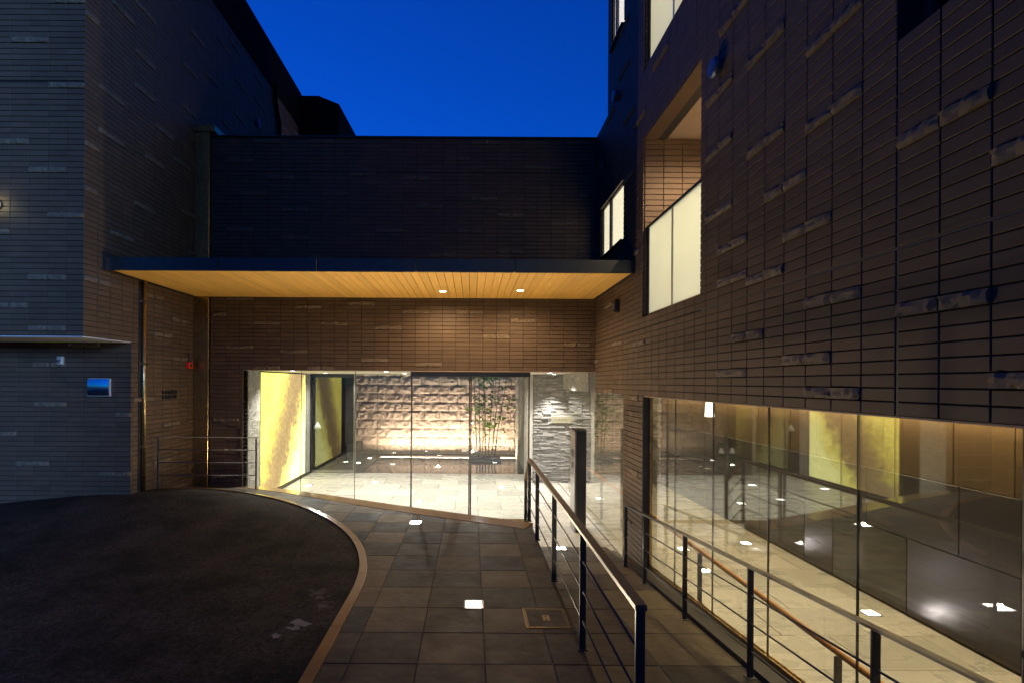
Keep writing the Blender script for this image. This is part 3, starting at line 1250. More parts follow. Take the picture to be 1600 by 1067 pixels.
# small window beside the canopy, and the same one storey up
for wi, (a, b, c, d_) in enumerate((WIN[0], WIN2)):
    wn = MB().box(2.165, 2.195, a, b, c, c + 0.035).box(2.165, 2.195, a, b, d_ - 0.035, d_).box(2.165, 2.195, a, a + .03, c + .035, d_ - .035) \
        .box(2.165, 2.195, b - .03, b, c + .035, d_ - .035).box(2.162, 2.205, (a + b) / 2 + .10, (a + b) / 2 + .17, c + .035, d_ - .035) \
        .obj('window', 'steel_black', RW)
    MB().box(2.177, 2.183, a + .03, (a + b) / 2 + .10, c + .035, d_ - .035).obj('pane', 'pane_clear', wn)
    MB().box(2.172, 2.178, (a + b) / 2 + .17, b - .03, c + .035, d_ - .035).obj('pane', 'pane_clear', wn)
    m = MB()
    yc, nfold = a + .47, 16
    V = []
    for i in range(nfold + 1):
        y = yc + .30 * i / nfold
        x = 2.215 + 0.012 * (i % 2)
        V += [(x, y, c), (x, y, d_)]
    m.add(V, [(2 * i, 2 * i + 2, 2 * i + 3, 2 * i + 1) for i in range(nfold)])
    m.obj('curtain', 'curtain', wn)
    MB().box(2.196, 2.202, a + .03, b - .03, c + .035, d_ - .035).obj('lit_blind', 'window_lit', wn)
    MB().box(2.30, 2.31, a, b, c, d_).obj('room', 'plaster_white', wn)
    MB().box(2.13, 2.164, a + .002, b - .002, d_ - .014, d_ - .002).obj('head_lining', 'soffit_panel', wn)
    MB().box(2.10, 2.164, a + .002, b - .002, c + .002, c + .014).obj('sill', 'steel_black', wn)
# large dark window high up, near the camera
a, b, c, d_ = NEARW
wn = MB().box(2.26, 2.32, a, b, c, c + .05).box(2.26, 2.32, b - .05, b, c + .05, d_).box(2.26, 2.32, 1.7, 1.75, c + .05, d_).obj('window', 'steel_black', RW)
MB().box(2.285, 2.291, a, 1.7, c + .05, d_).obj('pane', 'pane_side', wn)
MB().box(2.285, 2.291, 1.75, b - .05, c + .05, d_).obj('pane', 'pane_side', wn)
MB().box(2.385, 2.395, a, b, c, d_).obj('blind', 'dark_render', wn)
# vent caps and a dark wall box, standing proud of the tiles
for (px, py, r_) in ((1122, 104, 0.085), (963, 149, 0.085)):
    yy = XR * F / (px - PX)
    zz = CAMZ + (PY - py) * yy / F
    MB().lathe((XR - 0.002, yy, zz), [(r_ * .8, 0.012), (r_ * .8, -0.03), (r_, -0.035), (r_, -0.055), (r_ * .85, -0.075), (0.02, -0.08)], 'X', 24) \
        .obj('vent_cap', 'vent_metal', RW)
yy = XR * F / (966 - PX)
zz = CAMZ + (PY - 477) * yy / F
t = thing('wall_lantern', 'small unlit black box lamp on the tiled wall under the canopy end', 'lamp', (XR, yy, zz))
MB().cbox(XR - 0.075, XR, yy - .05, yy + .05, zz - .09, zz + .09, .008).obj('housing', 'black_plastic', t)
MB().cbox(XR - 0.085, XR - 0.073, yy - .035, yy + .035, zz - .07, zz + .02, .003).obj('lens', 'steel_satin', t)

# corridor glazing in the right wall
gy = [6.40, 5.62, 4.74, 3.854, 2.962, 2.07, 1.18, 0.3, -0.6]
glz = MB().add([(x, y, ramp_z(y) + dz) for y in (-1, 1.4, 6.40) for x, dz in ((2.218, -0.06), (2.218, 0.06), (2.228, 0.06), (2.228, 0.02), (2.252, 0.02), (2.252, 0.06), (2.262, 0.06), (2.262, -0.06))],
               [(8 * j + i, 8 * j + (i + 1) % 8, 8 * j + 8 + (i + 1) % 8, 8 * j + 8 + i) for j in (0, 1) for i in range(8)]).obj('corridor_glazing', 'steel_brushed', RW)
GX = 2.240
for a, b in zip(gy, gy[1:]):
    y0_, y1_ = b + 0.004, a - 0.004
    za, zb = ramp_z(y0_) + .02, ramp_z(y1_) + .02
    V = [(GX - .006, y0_, za), (GX + .006, y0_, za), (GX + .006, y0_, LINT - .014), (GX - .006, y0_, LINT - .014),
         (GX - .006, y1_, zb), (GX + .006, y1_, zb), (GX + .006, y1_, LINT - .014), (GX - .006, y1_, LINT - .014)]
    MB().add(V, [(0, 1, 2, 3), (4, 7, 6, 5), (0, 4, 5, 1), (1, 5, 6, 2), (2, 6, 7, 3), (3, 7, 4, 0)]).obj('glass_pane', 'pane_side', glz)
    m = MB()
    if a < 6.3:
        m.box(GX - .0065, GX + .0065, a - .0035, a + .0035, ramp_z(a) + .02, LINT - .014)
        m.obj('glass_joint', 'black_plastic', glz)
MB().box(2.225, 2.258, 6.375, 6.395, FL, LINT - .014).obj('edge_frame', 'steel_brushed', glz)
# glazing between pier and lobby, continuing inside
MB().box(2.218, 2.228, 7.225, 8.80, FL, LINT - .002).obj('glass_pane', 'pane_side', glz)
MB().box(2.218, 2.228, 8.812, 10.25, FL, LINT - .002).obj('glass_pane', 'pane_side', glz)
MB().box(2.218, 2.228, 10.262, 11.70, FL, LINT - .002).obj('glass_pane', 'pane_side', glz)

# corridor inside: ceiling, wall of metal panels with a warm cove above
CW = 4.65
MB().box(2.44, CW + 0.4, -3, 12.6, 2.05, 2.15).obj('corridor_ceiling', 'plaster_white', RW)
MB().box(CW + 0.14, CW + 0.34, -3, 12.6, FL, 2.05).obj('corridor_wall', 'dark_render', RW)
MB().box(2.0, CW + .1, -3.1, -3.0, FL, 2.2).obj('corridor_end', 'dark_render', RW)
MB().box(CW - 0.20, CW + .14, -2.5, 12.55, 1.68, 1.72).obj('light_shelf', 'plaster_white', RW)
cw = MB().box(CW + 0.02, CW + 0.06, -2.5, 12.55, FL, 1.67).obj('panel_wall', 'black_plastic', RW)


def panel(y0_, y1_, z0_, z1_, mat):
    MB().cbox(CW, CW + 0.019, y0_ + .005, y1_ - .005, z0_ + .005, z1_ - .005, .003).obj('wall_panel', mat, cw)


lows = [(12.5, 11.35, 'panel_gloss'), (11.35, 10.2, 'panel_gloss'), (10.2, 9.1, 'panel_satin'), (9.1, 8.25, 'panel_gloss'), (8.25, 7.14, 'panel_gloss'), (7.14, 6.58, 'panel_satin'), (6.58, 5.46, 'panel_gloss'),
        (5.46, 4.32, 'panel_satin'), (4.32, 3.2, 'panel_satin'), (3.2, 2.08, 'panel_gloss'), (2.08, .96, 'panel_satin')]
for b, a, mt in lows:
    panel(a, b, FL + .01, CAMZ - 1.63, mt)
ye = 12.5
i = 0
while ye > 1.0:
    w_ = (0.56, 1.12, 0.84)[i % 3]
    i += 1
    panel(ye - w_, ye, CAMZ - 0.96, 1.67, 'panel_bronze')
    ye -= w_
for b, a in ((12.5, 11.4), (11.4, 10.2), (10.2, 9.1), (9.1, 8.25), (8.25, 7.14), (7.14, 6.02), (6.02, 4.88), (4.88, 4.32), (4.32, 3.2), (3.2, 2.08), (2.08, .96)):
    panel(a, b, CAMZ - 1.63, CAMZ - 0.96, 'panel_satin')
MB().box(CW - 0.13, CW - 0.08, 1.0, 12.3, 1.66, 1.675).obj('cove_light', 'cove_warm', RW)

# slate ledger wall closing the lobby and corridor
SLY = 12.60
m = MB()
lr = random.Random(11)
z = FL
while z < 2.06:
    h = lr.choice((0.022, 0.028, 0.034, 0.04))
    x = 1.52 - lr.random() * 0.3
    while x < 4.66:
        w_ = lr.uniform(0.10, 0.34)
        xa, xb = max(x, 1.52), min(x + w_, 4.66)
        if xb - xa > 0.02:
            dpt = lr.choice((0.0, 0.008, 0.018, 0.03, 0.045)) + lr.uniform(0, .006)
            m.box(xa + .003, xb - .002, SLY - 0.01 - dpt, SLY + 0.04, z + .003, min(z + h, 2.07) - .002)
        x += w_
    z += h
lw = MB().box(1.50, 4.68, SLY + 0.03, SLY + 0.2, FL, 2.075).obj('ledger_wall', 'grout', RW)
o = m.obj('ledger_stones', 'ledger_stone', lw)
o['kind'] = 'stuff'
t = thing('name_plate', 'pale rectangular name plate fixed to the slate ledger wall', 'sign', (2.0, SLY - .06, 1.05))
zc = CAMZ + (PY - 654) * SLY / F
MB().cbox((861 - PX) * SLY / F, (891 - PX) * SLY / F, SLY - .075, SLY - .03, zc - .085, zc + .085, .004).obj('plate', 'sign_plate', t)
m = MB()
xx = (867 - PX) * SLY / F
for wv in (.035, .02, .04, .03, .02, .035):
    m.box(xx, xx + wv * .6, SLY - .078, SLY - .074, zc - .014, zc + .014)
    xx += wv + .022
m.obj('lettering', 'brass', t)

# ------------------------------------------------------------------ entrance building between the wings
EB = thing('entrance_building', 'low dark tiled block with a glazed lobby opening below its canopy', 'building', (-1, YB, FL))
YBB = YB + TH
OX0, OX1 = -3.97, 2.09
m = MB()
m.box(XL, XR + .01, YBB, YBB + 0.30, OPEN_T, ROOF)
m.box(XL, OX0, YBB, YBB + 0.20, FL, OPEN_T)
wallB = m.obj('wall', 'grout', EB)
cl = Cladding()
cl.field('front', YBB, XL + 0.28, XR - 0.003, OPEN_T, ROOF - 0.02, (), -4.5, OPEN_T, [], 0.07, 12, seams_z=(5.50,))
cl.field('front', YBB, XL + 0.28, OX0, 0.0, OPEN_T - .001, (), -4.5, OPEN_T, [], 0.07, 13)
cl.field('left', OX0 - TH, YBB + 0.002, YBB + 0.17, -0.05, OPEN_T - .005, (), YBB, OPEN_T, [], 0.0, 14)
cl.build(wallB)
MB().box(OX0 - .10, OX0 - TH - .001, YBB + .001, YBB + .172, FL, OPEN_T).obj('jamb', 'grout', EB)
MB().box(XL, XR, YB - 0.02, YBB + 0.32, ROOF + .001, ROOF + 0.02).obj('roof_coping', 'steel_black', EB)
MB().box(XL, XR + .3, YBB + 0.31, 13.7, 5.6, 5.75).obj('roof', 'dark_render', EB)
MB().box(XL, 4.66, 13.60, 13.75, 2.2, 5.7).obj('rear_wall', 'dark_render', EB)
# underside lining of the opening and the lobby ceiling
MB().box(-4.45, 4.67, YBB + 0.305, 13.78, 2.08, 2.14).obj('ceiling', 'plaster_white', EB)
MB().box(OX0, OX1 + .05, YBB - .008, YBB + 0.303, OPEN_T - 0.014, OPEN_T - .003).obj('opening_lining', 'soffit_panel', EB)
m = MB()
rr = random.Random(31)


def rough_wall(m, x, y0_, y1_, z0_, z1_, axis, sgn, n1, n2, amp):
    """rubble face as a displaced grid; axis 'x' = plane of constant x"""
    V, Fc = [], []
    for k in range(n2 + 1):
        for i in range(n1 + 1):
            e = 0 if (i in (0, n1)) else 1
            dv = sgn * rr.uniform(0, amp) * e
            u = y0_ + (y1_ - y0_) * i / n1
            z = z0_ + (z1_ - z0_) * k / n2
            V.append((x + dv, u, z) if axis == 'x' else (u, x + dv, z))
    for k in range(n2):
        for i in range(n1):
            q = k * (n1 + 1) + i
            Fc.append((q, q + 1, q + n1 + 2, q + n1 + 1))
    m.add(V, Fc)


rough_wall(m, OX0 - .02, YBB + .174, 9.66, FL, 2.075, 'x', 1, 7, 34, .022)
m.box(-4.5, OX0 - .05, YBB + .174, 9.66, FL, 2.075)
m.obj('stone_jamb', 'rough_stone', EB, fix=False)
# lobby left wall and pillar
MB().box(-4.75, -4.42, 9.66, 18.0, FL, 3.6).obj('lobby_wall', 'dark_render', EB)
m = MB()
rough_wall(m, -4.33, 13.42, 13.74, FL, 2.075, 'x', 1, 6, 44, .02)
rough_wall(m, 13.40, -4.42, -4.33, FL, 2.075, 'y', -1, 3, 40, .01)
m.obj('stone_pillar', 'rough_stone', EB, fix=False)
MB().box(-4.42, -4.30, 9.66, 13.74, FL, FL + .05).obj('skirting', 'black_stone', EB)
# rough beam over the side glazing
m = MB()
rough_wall(m, 2.10, YBB + .31, 11.72, LINT, 2.078, 'x', -1, 50, 8, .02)
m.box(2.115, 2.40, YBB + .31, 11.72, LINT, 2.078)
m.obj('side_beam', 'rough_stone', EB, fix=False)
# wall between lobby and courtyard on the right
m = MB()
rough_wall(m, 1.50, 13.86, 17.4, FL, 3.0, 'x', -1, 40, 46, .03)
m.box(1.51, 1.9, 12.82, 17.5, FL, 3.0)
m.obj('courtyard_side_wall', 'rough_stone', EB, fix=False)
MB().box(1.42, 1.51, SLY - .03, 13.78, FL, 2.078).obj('stone_post', 'floor_stone', EB)

# entrance glazing: frameless panes, sliding doors in dark stiles
GZ = 9.03
ent = MB().box((642 - PX) * GZ / F, (828 - PX) * GZ / F, GZ - .07, GZ + .07, OPEN_T - .10, OPEN_T - .016).obj('entrance_glazing', 'steel_black', EB)
gx = [OX0 + .01, (471 - PX) * GZ / F, (555 - PX) * GZ / F, (642 - PX) * GZ / F]
for a, b in zip(gx, gx[1:]):
    MB().box(a + .004, b - .004, GZ - .005, GZ + .005, FL, OPEN_T - .02).obj('glass_pane', 'pane_clear', ent)
    if a > OX0 + .1:
        MB().box(a - .0045, a + .0045, GZ - .006, GZ + .006, FL, OPEN_T - .02).obj('glass_joint', 'black_plastic', ent)
xs = [(642 - PX) * GZ / F, (735 - PX) * GZ / F, (828 - PX) * GZ / F]
for i in (0, 1):
    dr = MB().box(xs[i] + .028, xs[i + 1] - .026, GZ - .005, GZ + .005, FL + .02, OPEN_T - .102).obj('door', 'pane_clear', ent)
    MB().cbox(xs[i] + .002, xs[i] + .026, GZ - .02, GZ + .02, FL + .01, OPEN_T - .102, .003).obj('stile', 'steel_black', dr)
    MB().cbox(xs[i + 1] - .026, xs[i + 1] - .002, GZ - .02, GZ + .02, FL + .01, OPEN_T - .102, .003).obj('stile', 'steel_black', dr)
    MB().box(xs[i] + .028, xs[i + 1] - .028, GZ - .012, GZ + .012, FL + .002, FL + .05).obj('bottom_rail', 'steel_brushed', dr)
    xc = xs[1] + (-.10 if i == 0 else .09)
    zc = CAMZ - 1.20
    MB().add([(xc - .05, GZ - .0075, zc - .02), (xc + .05, GZ - .0075, zc - .02), (xc + .03, GZ - .0075, zc + .05), (xc, GZ - .0075, zc + .085), (xc - .03, GZ - .0075, zc + .05)],
             [(0, 1, 2, 3, 4)]).obj('safety_sticker', 'decal', dr)

# inner glazing towards the courtyard
IG = 13.80
MXm = (555 - PX) * IG / F
ig = MB().box(MXm - .025, MXm + .025, IG - .04, IG + .04, FL, 2.078).obj('courtyard_glazing', 'steel_satin', EB)
jx = [MXm + .025, (590 - PX) * IG / F, (664 - PX) * IG / F, (720 - PX) * IG / F, (774 - PX) * IG / F, 1.42]
for a, b in zip(jx, jx[1:]):
    MB().box(a + .003, b - .003, IG - .005, IG + .005, FL, 2.078).obj('glass_pane', 'pane_inner', ig)
    if a > MXm + .1:
        MB().box(a - .004, a + .004, IG - .006, IG + .006, FL, 2.078).obj('glass_joint', 'black_plastic', ig)
dr = MB().box(-4.30, MXm - .03, IG - .005, IG + .005, FL + .06, 1.98).obj('door', 'pane_inner', ig)
MB().cbox(-4.30, MXm - .03, IG - .02, IG + .02, 1.98, 2.07, .004).obj('rail', 'steel_black', dr)
MB().cbox(-4.30, MXm - .03, IG - .02, IG + .02, FL + .002, FL + .06, .004).obj('rail', 'steel_satin', dr)
MB().box(-4.33, -4.30, IG - .03, IG + .03, FL, 2.07).obj('stile', 'steel_black', dr)
m = MB()
xc, zc = (497 - PX) * IG / F, CAMZ - (664 - PX + PX - PY) * IG / F
m.add([(xc - .09, IG - .0075, zc - .06), (xc + .09, IG - .0075, zc - .06), (xc, IG - .0075, zc + .09)], [(0, 1, 2)])
m.box(xc - .09, xc + .09, IG - .008, IG - .007, zc - .10, zc - .08)
m.obj('safety_sticker', 'decal', dr)

# split-face block wall closing the courtyard, lit from its foot
SW = thing('courtyard_wall', 'rough split-face stone block wall behind the pool, lit from below', 'wall', (-1.5, 17.6, FL))
WY = 17.40
bed = MB().box(-4.8, 1.6, WY + .06, WY + .3, FL - .1, 3.1).obj('backing', 'grout', SW)
CH, BLW = 0.293, 0.61
blocks = {}


def block_mesh(w_, seed):
    k = (round(w_, 3), seed)
    if k in blocks:
        return blocks[k]
    r3 = random.Random(seed * 77 + 5)
    nx, nz_ = 6, 4
    V, Fc = [], []
    hh = CH - .008
    for j in range(nz_ + 1):
        for i in range(nx + 1):
            edge = i in (0, nx) or j in (0, nz_)
            x = -w_ / 2 + w_ * i / nx + (0 if i in (0, nx) else r3.uniform(-.03, .03))
            z = -hh / 2 + hh * j / nz_ + (0 if j in (0, nz_) else r3.uniform(-.02, .02))
            y = -(r3.uniform(0.0, 0.012) if edge else r3.uniform(0.012, 0.050))
            V.append((x, y, z))
    g = nx + 1
    for j in range(nz_):
        for i in range(nx):
            q = j * g + i
            if (i + j + seed) % 2:
                Fc += [(q, q + 1, q + g + 1), (q, q + g + 1, q + g)]
            else:
                Fc += [(q, q + 1, q + g), (q + 1, q + g + 1, q + g)]
    o = len(V)
    V += [(-w_ / 2, .07, -hh / 2), (w_ / 2, .07, -hh / 2), (w_ / 2, .07, hh / 2), (-w_ / 2, .07, hh / 2)]
    Fc.append(tuple(list(range(nx, -1, -1)) + [o, o + 1]))
    Fc.append(tuple([nz_ * g + i for i in range(nx + 1)] + [o + 2, o + 3]))
    Fc.append(tuple([j * g for j in range(nz_ + 1)] + [o + 3, o]))
    Fc.append(tuple([j * g + nx for j in range(nz_, -1, -1)] + [o + 1, o + 2]))
    me = bpy.data.meshes.new('stone_block')
    me.from_pydata(V, [], Fc)
    me.update()
    me.materials.append(MAT['split_stone'])
    blocks[k] = me
    return me


br = random.Random(9)
for j in range(10):
    z = FL + CH * (j + .5)
    x = -4.75 - (BLW * .5 if j % 2 else 0)
    while x < 1.5:
        a, b = max(x, -4.75), min(x + BLW, 1.5)
        if b - a > .05:
            o = bpy.data.objects.new('stone_block', block_mesh(b - a - .008, br.randint(0, 7)))
            COL.objects.link(o)
            o.location = ((a + b) / 2, WY + .03, z)
            o.parent = bed
        x += BLW
t = thing('linear_uplight', 'glowing strip light along the foot of the rough stone wall', 'light', (-0.8, 17.1, FL))
MB().box(-2.95, 1.42, 16.70, 16.725, FL - .14, FL - .012).box(-2.95, 1.42, 16.726, 16.88, FL - .14, FL - .08).obj('housing', 'steel_black', t)
MB().box(-2.93, 1.40, 16.745, 16.805, FL - .079, FL - .06).obj('diffuser', 'wall_wash', t)
# courtyard block seat
t = thing('block_seat', 'dark stone cube seat standing on the courtyard path', 'seat', (-3.95, 16.2, FL))
MB().cbox(-4.15, -3.55, 15.75, 16.75, FL + .06, FL + .52, .012).obj('seat', 'black_stone', t)
MB().box(-4.10, -3.60, 15.80, 16.70, FL, FL + .06).obj('plinth', 'black_plastic', t)

# bamboo clump
bt = thing('bamboo_clump', 'slender leafy multi-stem tree in front of the rough stone wall', 'tree', (0.45, 16.9, FL))
MB().cbox(-.05, .95, 16.20, 16.63, FL - .03, FL + .07, .01).obj('planter_edge', 'black_stone', bt)
MB().box(-.01, .91, 16.24, 16.59, FL + .06, FL + .082).obj('soil', 'soil', bt)
tr = random.Random(17)
crown = MB()
stems = []
for i, (bx, lean) in enumerate(((0.18, -.10), (0.27, -.03), (0.36, .02), (0.46, -.05), (0.55, .12), (0.66, .22), (0.74, .30))):
    pts = []
    H = tr.uniform(2.5, 3.3)
    by = 16.40 + tr.uniform(-.08, .08)
    for k in range(9):
        f_ = k / 8
        pts.append((bx + lean * f_ ** 1.2 * 1.4 + tr.uniform(-.015, .015), by + tr.uniform(-.02, .02), FL + .05 + H * f_))
    MB().tube(pts, 0.021, 8, 0.007).obj('stem', 'bark', bt, smooth=True)
    stems.append(pts)
for pts in stems:
    for _ in range(10):
        f_ = tr.uniform(0.30, 1.0)
        q = f_ * 8
        i0 = min(7, int(q))
        p = Vector(pts[i0]).lerp(Vector(pts[i0 + 1]), q - i0)
        dirv = Vector((tr.uniform(-1, 1), tr.uniform(-.5, .5), tr.uniform(-.1, .6))).normalized()
        ln = tr.uniform(.12, .42)
        crown.tube([p, p + dirv * ln], .004, 4, .002)
        for _ in range(tr.randint(5, 10)):
            c = p + dirv * ln * tr.uniform(.4, 1.15) + Vector((tr.gauss(0, .05), tr.gauss(0, .05), tr.gauss(0, .045)))
            a1 = Vector((tr.uniform(-1, 1), tr.uniform(-.6, .6), tr.uniform(-.7, .3))).normalized()
            a2 = a1.cross(Vector((tr.uniform(-1, 1), tr.uniform(-1, 1), tr.uniform(-1, 1)))).normalized()
            L_ = tr.uniform(.08, .16)
            crown.add([c - a1 * L_ * .5, c + a2 * L_ * .2, c + a1 * L_ * .55, c - a2 * L_ * .24], [(0, 1, 2, 3)])
o = crown.obj('crown', 'leaf_thin', bt, fix=False)
o['kind'] = 'stuff'

# backlit art panel on the lobby's left wall
t = thing('art_panel', 'glowing yellow backlit panel with a brown drift on the lobby side wall', 'panel', (-4.36, 12, FL))
MB().box(-4.40, -4.345, 10.52, 13.36, FL + .06, 2.06).obj('casing', 'black_plastic', t)
MB().box(-4.345, -4.33, 10.56, 11.95, FL + .075, 2.05).obj('light_sheet', 'art_light', t)
MB().box(-4.345, -4.33, 11.956, 13.33, FL + .075, 2.05).obj('light_sheet', 'art_light', t)

# intercom pillar beside the doorway
t = thing('intercom_pillar', 'tall narrow steel pillar with an intercom panel at the doorway', 'intercom', (1.83, 8.5, FL))
x0_, x1_ = (898.5 - PX) * 8.4 / F, (917 - PX) * 8.4 / F
zt = CAMZ - (673 - PY) * 8.4 / F
MB().cbox(x0_ + .03, x1_, 8.40, 8.75, FL, zt, .004).obj('post', 'black_plastic', t)
pp = MB().cbox(x0_, x0_ + .03, 8.39, 8.76, FL, zt + .01, .004).obj('face_plate', 'steel_satin', t)
MB().box(x0_ - .004, x0_ - .0005, 8.50, 8.65, zt - .42, zt - .30).obj('screen', 'black_plastic', pp)
MB().box(x0_ - .004, x0_ - .0005, 8.53, 8.62, zt - .62, zt - .52).obj('keypad', 'black_plastic', pp)
MB().box(x0_ - .003, x1_ + .003, 8.387, 8.763, zt + .011, zt + .03).obj('cap', 'steel_black', t)

# ------------------------------------------------------------------ canopy
CN = thing('canopy', 'flat projecting canopy with golden board soffit over the entrance', 'canopy', (-1.3, 7.8, SOF))
CYF = 6.73
m = MB()
m.box(XL + .03, XR - .004, CYF + .02, YB - .003, SOF + .03, CTOP - .01)
m.obj('deck', 'dark_render', CN)
fx = [XL + .01, -4.60, -3.34, -2.04, -0.74, 0.56, XR - .004]
for a, b in zip(fx, fx[1:]):
    MB().cbox(a + .003, b - .003, CYF - .012, CYF + .018, SOF - .012, CTOP, .004).obj('fascia_panel', 'fascia', CN)
MB().box(XL + .004, XL + .05, CYF - .06, CYF + .25, SOF - .02, CTOP + .05).obj('wall_bracket', 'steel_black', CN)
m = MB()
m.box(XL + .004, XL + .03, CYF + .02, YB - .003, SOF - .014, SOF + .03)
m.box(XR - .03, XR - .004, CYF + .02, YB - .003, SOF - .014, SOF + .03)
m.obj('edge_trim', 'steel_black', CN)
nb = 61
bw = (XR - XL - .066) / nb
me = MB().cbox(-bw / 2 + .0025, bw / 2 - .0025, CYF + .022, YB - .004, SOF, SOF + .022, .003).mesh('soffit_board')
import bmesh
bm = bmesh.new()
bm.from_mesh(me)
bmesh.ops.recalc_face_normals(bm, faces=bm.faces)
bm.to_mesh(me)
bm.free()
me.materials.append(MAT['wood_soffit'])
for i in range(nb):
    o = bpy.data.objects.new('soffit_board', me)
    COL.objects.link(o)
    o.location = (XL + .033 + bw * (i + .5), 0, 0)
    set_parent(o, CN)

# ------------------------------------------------------------------ left apartment wing
LWG = thing('apartment_wing', 'tall dark tiled wing on the left overhanging a recessed wall', 'building', (XL - 2, 9, 0))
m = MB()
OVH = 2.40
LT = 8.87
m.box(-13, XL - TH, YF + TH, 14.3, OVH, LT)
m.box(-13, XL - TH, YLOW + TH, YB + 0.2, -0.2, OVH)
wallL = m.obj('wall', 'grout', LWG)
cl = Cladding()
cl.field('front', YF + TH, -7.6, XL, OVH + .02, LT, (), XL + .02, OVH, [], 0.07, 41, seams_z=(5.57,))
cl.field('left', XL - TH, YF, 14.28, OVH + .02, LT, (), YF, OVH, [], 0.07, 42)
cl.field('front', YLOW + TH, -7.6, XL, -0.05, OVH - .015, (), XL + .02, OVH, [], 0.07, 43)
cl.field('left', XL - TH, YLOW, YB + .05, -0.05, OVH + .018, (), YF, OVH, [], 0.07, 44)
cl.build(wallL)
MB().box(-13, XL - TH + .001, YF + .004, YLOW + .01, OVH - .004, OVH + .012).obj('overhang_soffit', 'concrete', LWG)
# dark eave band and the chamfered bay further back
MB().box(-13, XL + .02, YF + .3, 14.3, LT + .002, 9.87).obj('eave_band', 'dark_render', LWG)
MB().prism([(-9, 14.32), (-4.33, 14.32), (-3.87, 14.74), (-3.80, 16.7), (-9, 16.7)], -.5, 9.84).obj('bay', 'dark_render', LWG)
MB().lathe((XL + .002, 11.4, CAMZ + (PY - 195) * 11.4 / F), [(.07, -.012), (.07, .03), (.09, .035), (.09, .055), (.03, .08)], 'X', 20).obj('vent_cap', 'vent_metal', LWG)
MB().tube([(XL + .05, 12.35, 9.0), (XL + .05, 12.35, 8.6), (XL + .05, 12.6, 8.2), (XL + .05, 12.6, 5.6)], .045, 10).obj('downpipe', 'dark_render', LWG)
MB().box(XL + .0, XL + .03, 13.0, 13.8, 6.4, 8.0).obj('window', 'steel_black', LWG)

# stainless joint cover in the inner corner, with its cap
t = thing('joint_cover', 'tall brushed stainless cover strip in the corner beside the canopy', 'metal strip', (XL + .13, YB - .02, 0))
MB().cbox(XL + .002, XL + .262, YB - .035, YB + .01, 0.02, 6.16, .006).obj('strip', 'steel_brushed', t)
MB().cbox(XL + .002, XL + .36, YB - .06, YB + .30, 6.16, 6.28, .008).obj('cap', 'steel_brushed', t)
m = MB()
for z in (4.9, 3.0, 1.9, .9):
    m.lathe((XL + .05, YB - .036, z), [(.008, 0), (.008, -.004), (.004, -.006)], 'Y', 8)
m.obj('screw', 'steel_black', t)
t = thing('drain_pipe', 'slim brass coloured pipe running down the left tiled wall under the canopy', 'pipe', (XL + .04, 7.45, 0))
MB().tube([(XL + .038, 7.47, bump(XL, 7.47) - .02), (XL + .038, 7.47, SOF - .016)], .030, 14).obj('pipe', 'steel_brushed', t, smooth=True)
MB().box(XL + .001, XL + .012, 7.40, 7.435, bump(XL, 7.4), SOF - .016).obj('backing_channel', 'steel_black', t)
m = MB()
for z in (.9, 2.1, 3.0):
    m.box(XL + .001, XL + .074, 7.43, 7.51, z, z + .025)
m.obj('clamp', 'steel_brushed', t)

# square convex mirror on the recessed wall
yy = YLOW - .02
xc = (157 - PX) * YLOW / F
zc = CAMZ - (608 - PY) * YLOW / F
t = thing('convex_mirror', 'square convex mirror mounted on the recessed dark wall', 'mirror', (xc, YLOW, zc))
MB().cbox(xc - .16, xc + .16, YLOW - .036, YLOW - .005, zc - .127, zc + .127, .006).obj('frame', 'grey_paint', t)
m = MB()
nn = 14
V, Fc = [], []
for j in range(nn + 1):
    for i in range(nn + 1):
        a, b = -1 + 2 * i / nn, -1 + 2 * j / nn
        V.append((xc + a * .15, YLOW - .038 - .03 * (1 - (a * a + b * b) / 2), zc + b * .115))
for j in range(nn):
    for i in range(nn):
        q = j * (nn + 1) + i
        Fc.append((q, q + 1, q + nn + 2, q + nn + 1))
m.add(V, Fc)
m.obj('mirror_face', 'mirror', t, smooth=True, fix=False)
# sensor box
xc = (97 - PX) * YLOW / F
zc = CAMZ - (567 - PY) * YLOW / F
t = thing('sensor_box', 'small pale grey sensor box high on the recessed dark wall', 'sensor', (xc, YLOW, zc))
MB().cbox(xc - .045, xc + .045, YLOW - .06, YLOW - .002, zc - .06, zc + .06, .015).obj('housing', 'grey_paint', t)
MB().lathe((xc, YLOW - .06, zc - .01), [(.028, 0), (.022, -.014), (.008, -.02)], 'Y', 14).obj('lens', 'steel_satin', t)
# red alarm box and dark notice on the side wall
yy = -XL * F / (PX - 293)
zc = CAMZ + (PY - 573) * yy / F
t = thing('alarm_box', 'small red alarm box on the left wall beside the stainless strip', 'alarm', (XL, yy, zc))
MB().cbox(XL + .001, XL + .06, yy - .06, yy + .06, zc - .055, zc + .055, .006).obj('housing', 'red_plastic', t)
MB().lathe((XL + .06, yy, zc), [(.03, 0), (.03, .006), (.012, .012)], 'X', 14).obj('button', 'black_plastic', t)
MB().tube([(XL + .02, yy, zc + .055), (XL + .02, yy, zc + .22)], .008, 8).obj('conduit', 'black_plastic', t)
yy = -XL * F / (PX - 265)
zc = CAMZ - (618 - PY) * yy / F
t = thing('wall_grille', 'small dark two-row grille on the left wall under the canopy', 'grille', (XL, yy, zc))
for k in (0, 1):
    m = MB()
    for i in range(5):
        m.box(XL + .002, XL + .02, yy - .20 + i * .08, yy - .14 + i * .08, zc - .07 + k * .075, zc - .02 + k * .075)
    m.obj('slot_row', 'black_plastic', t)
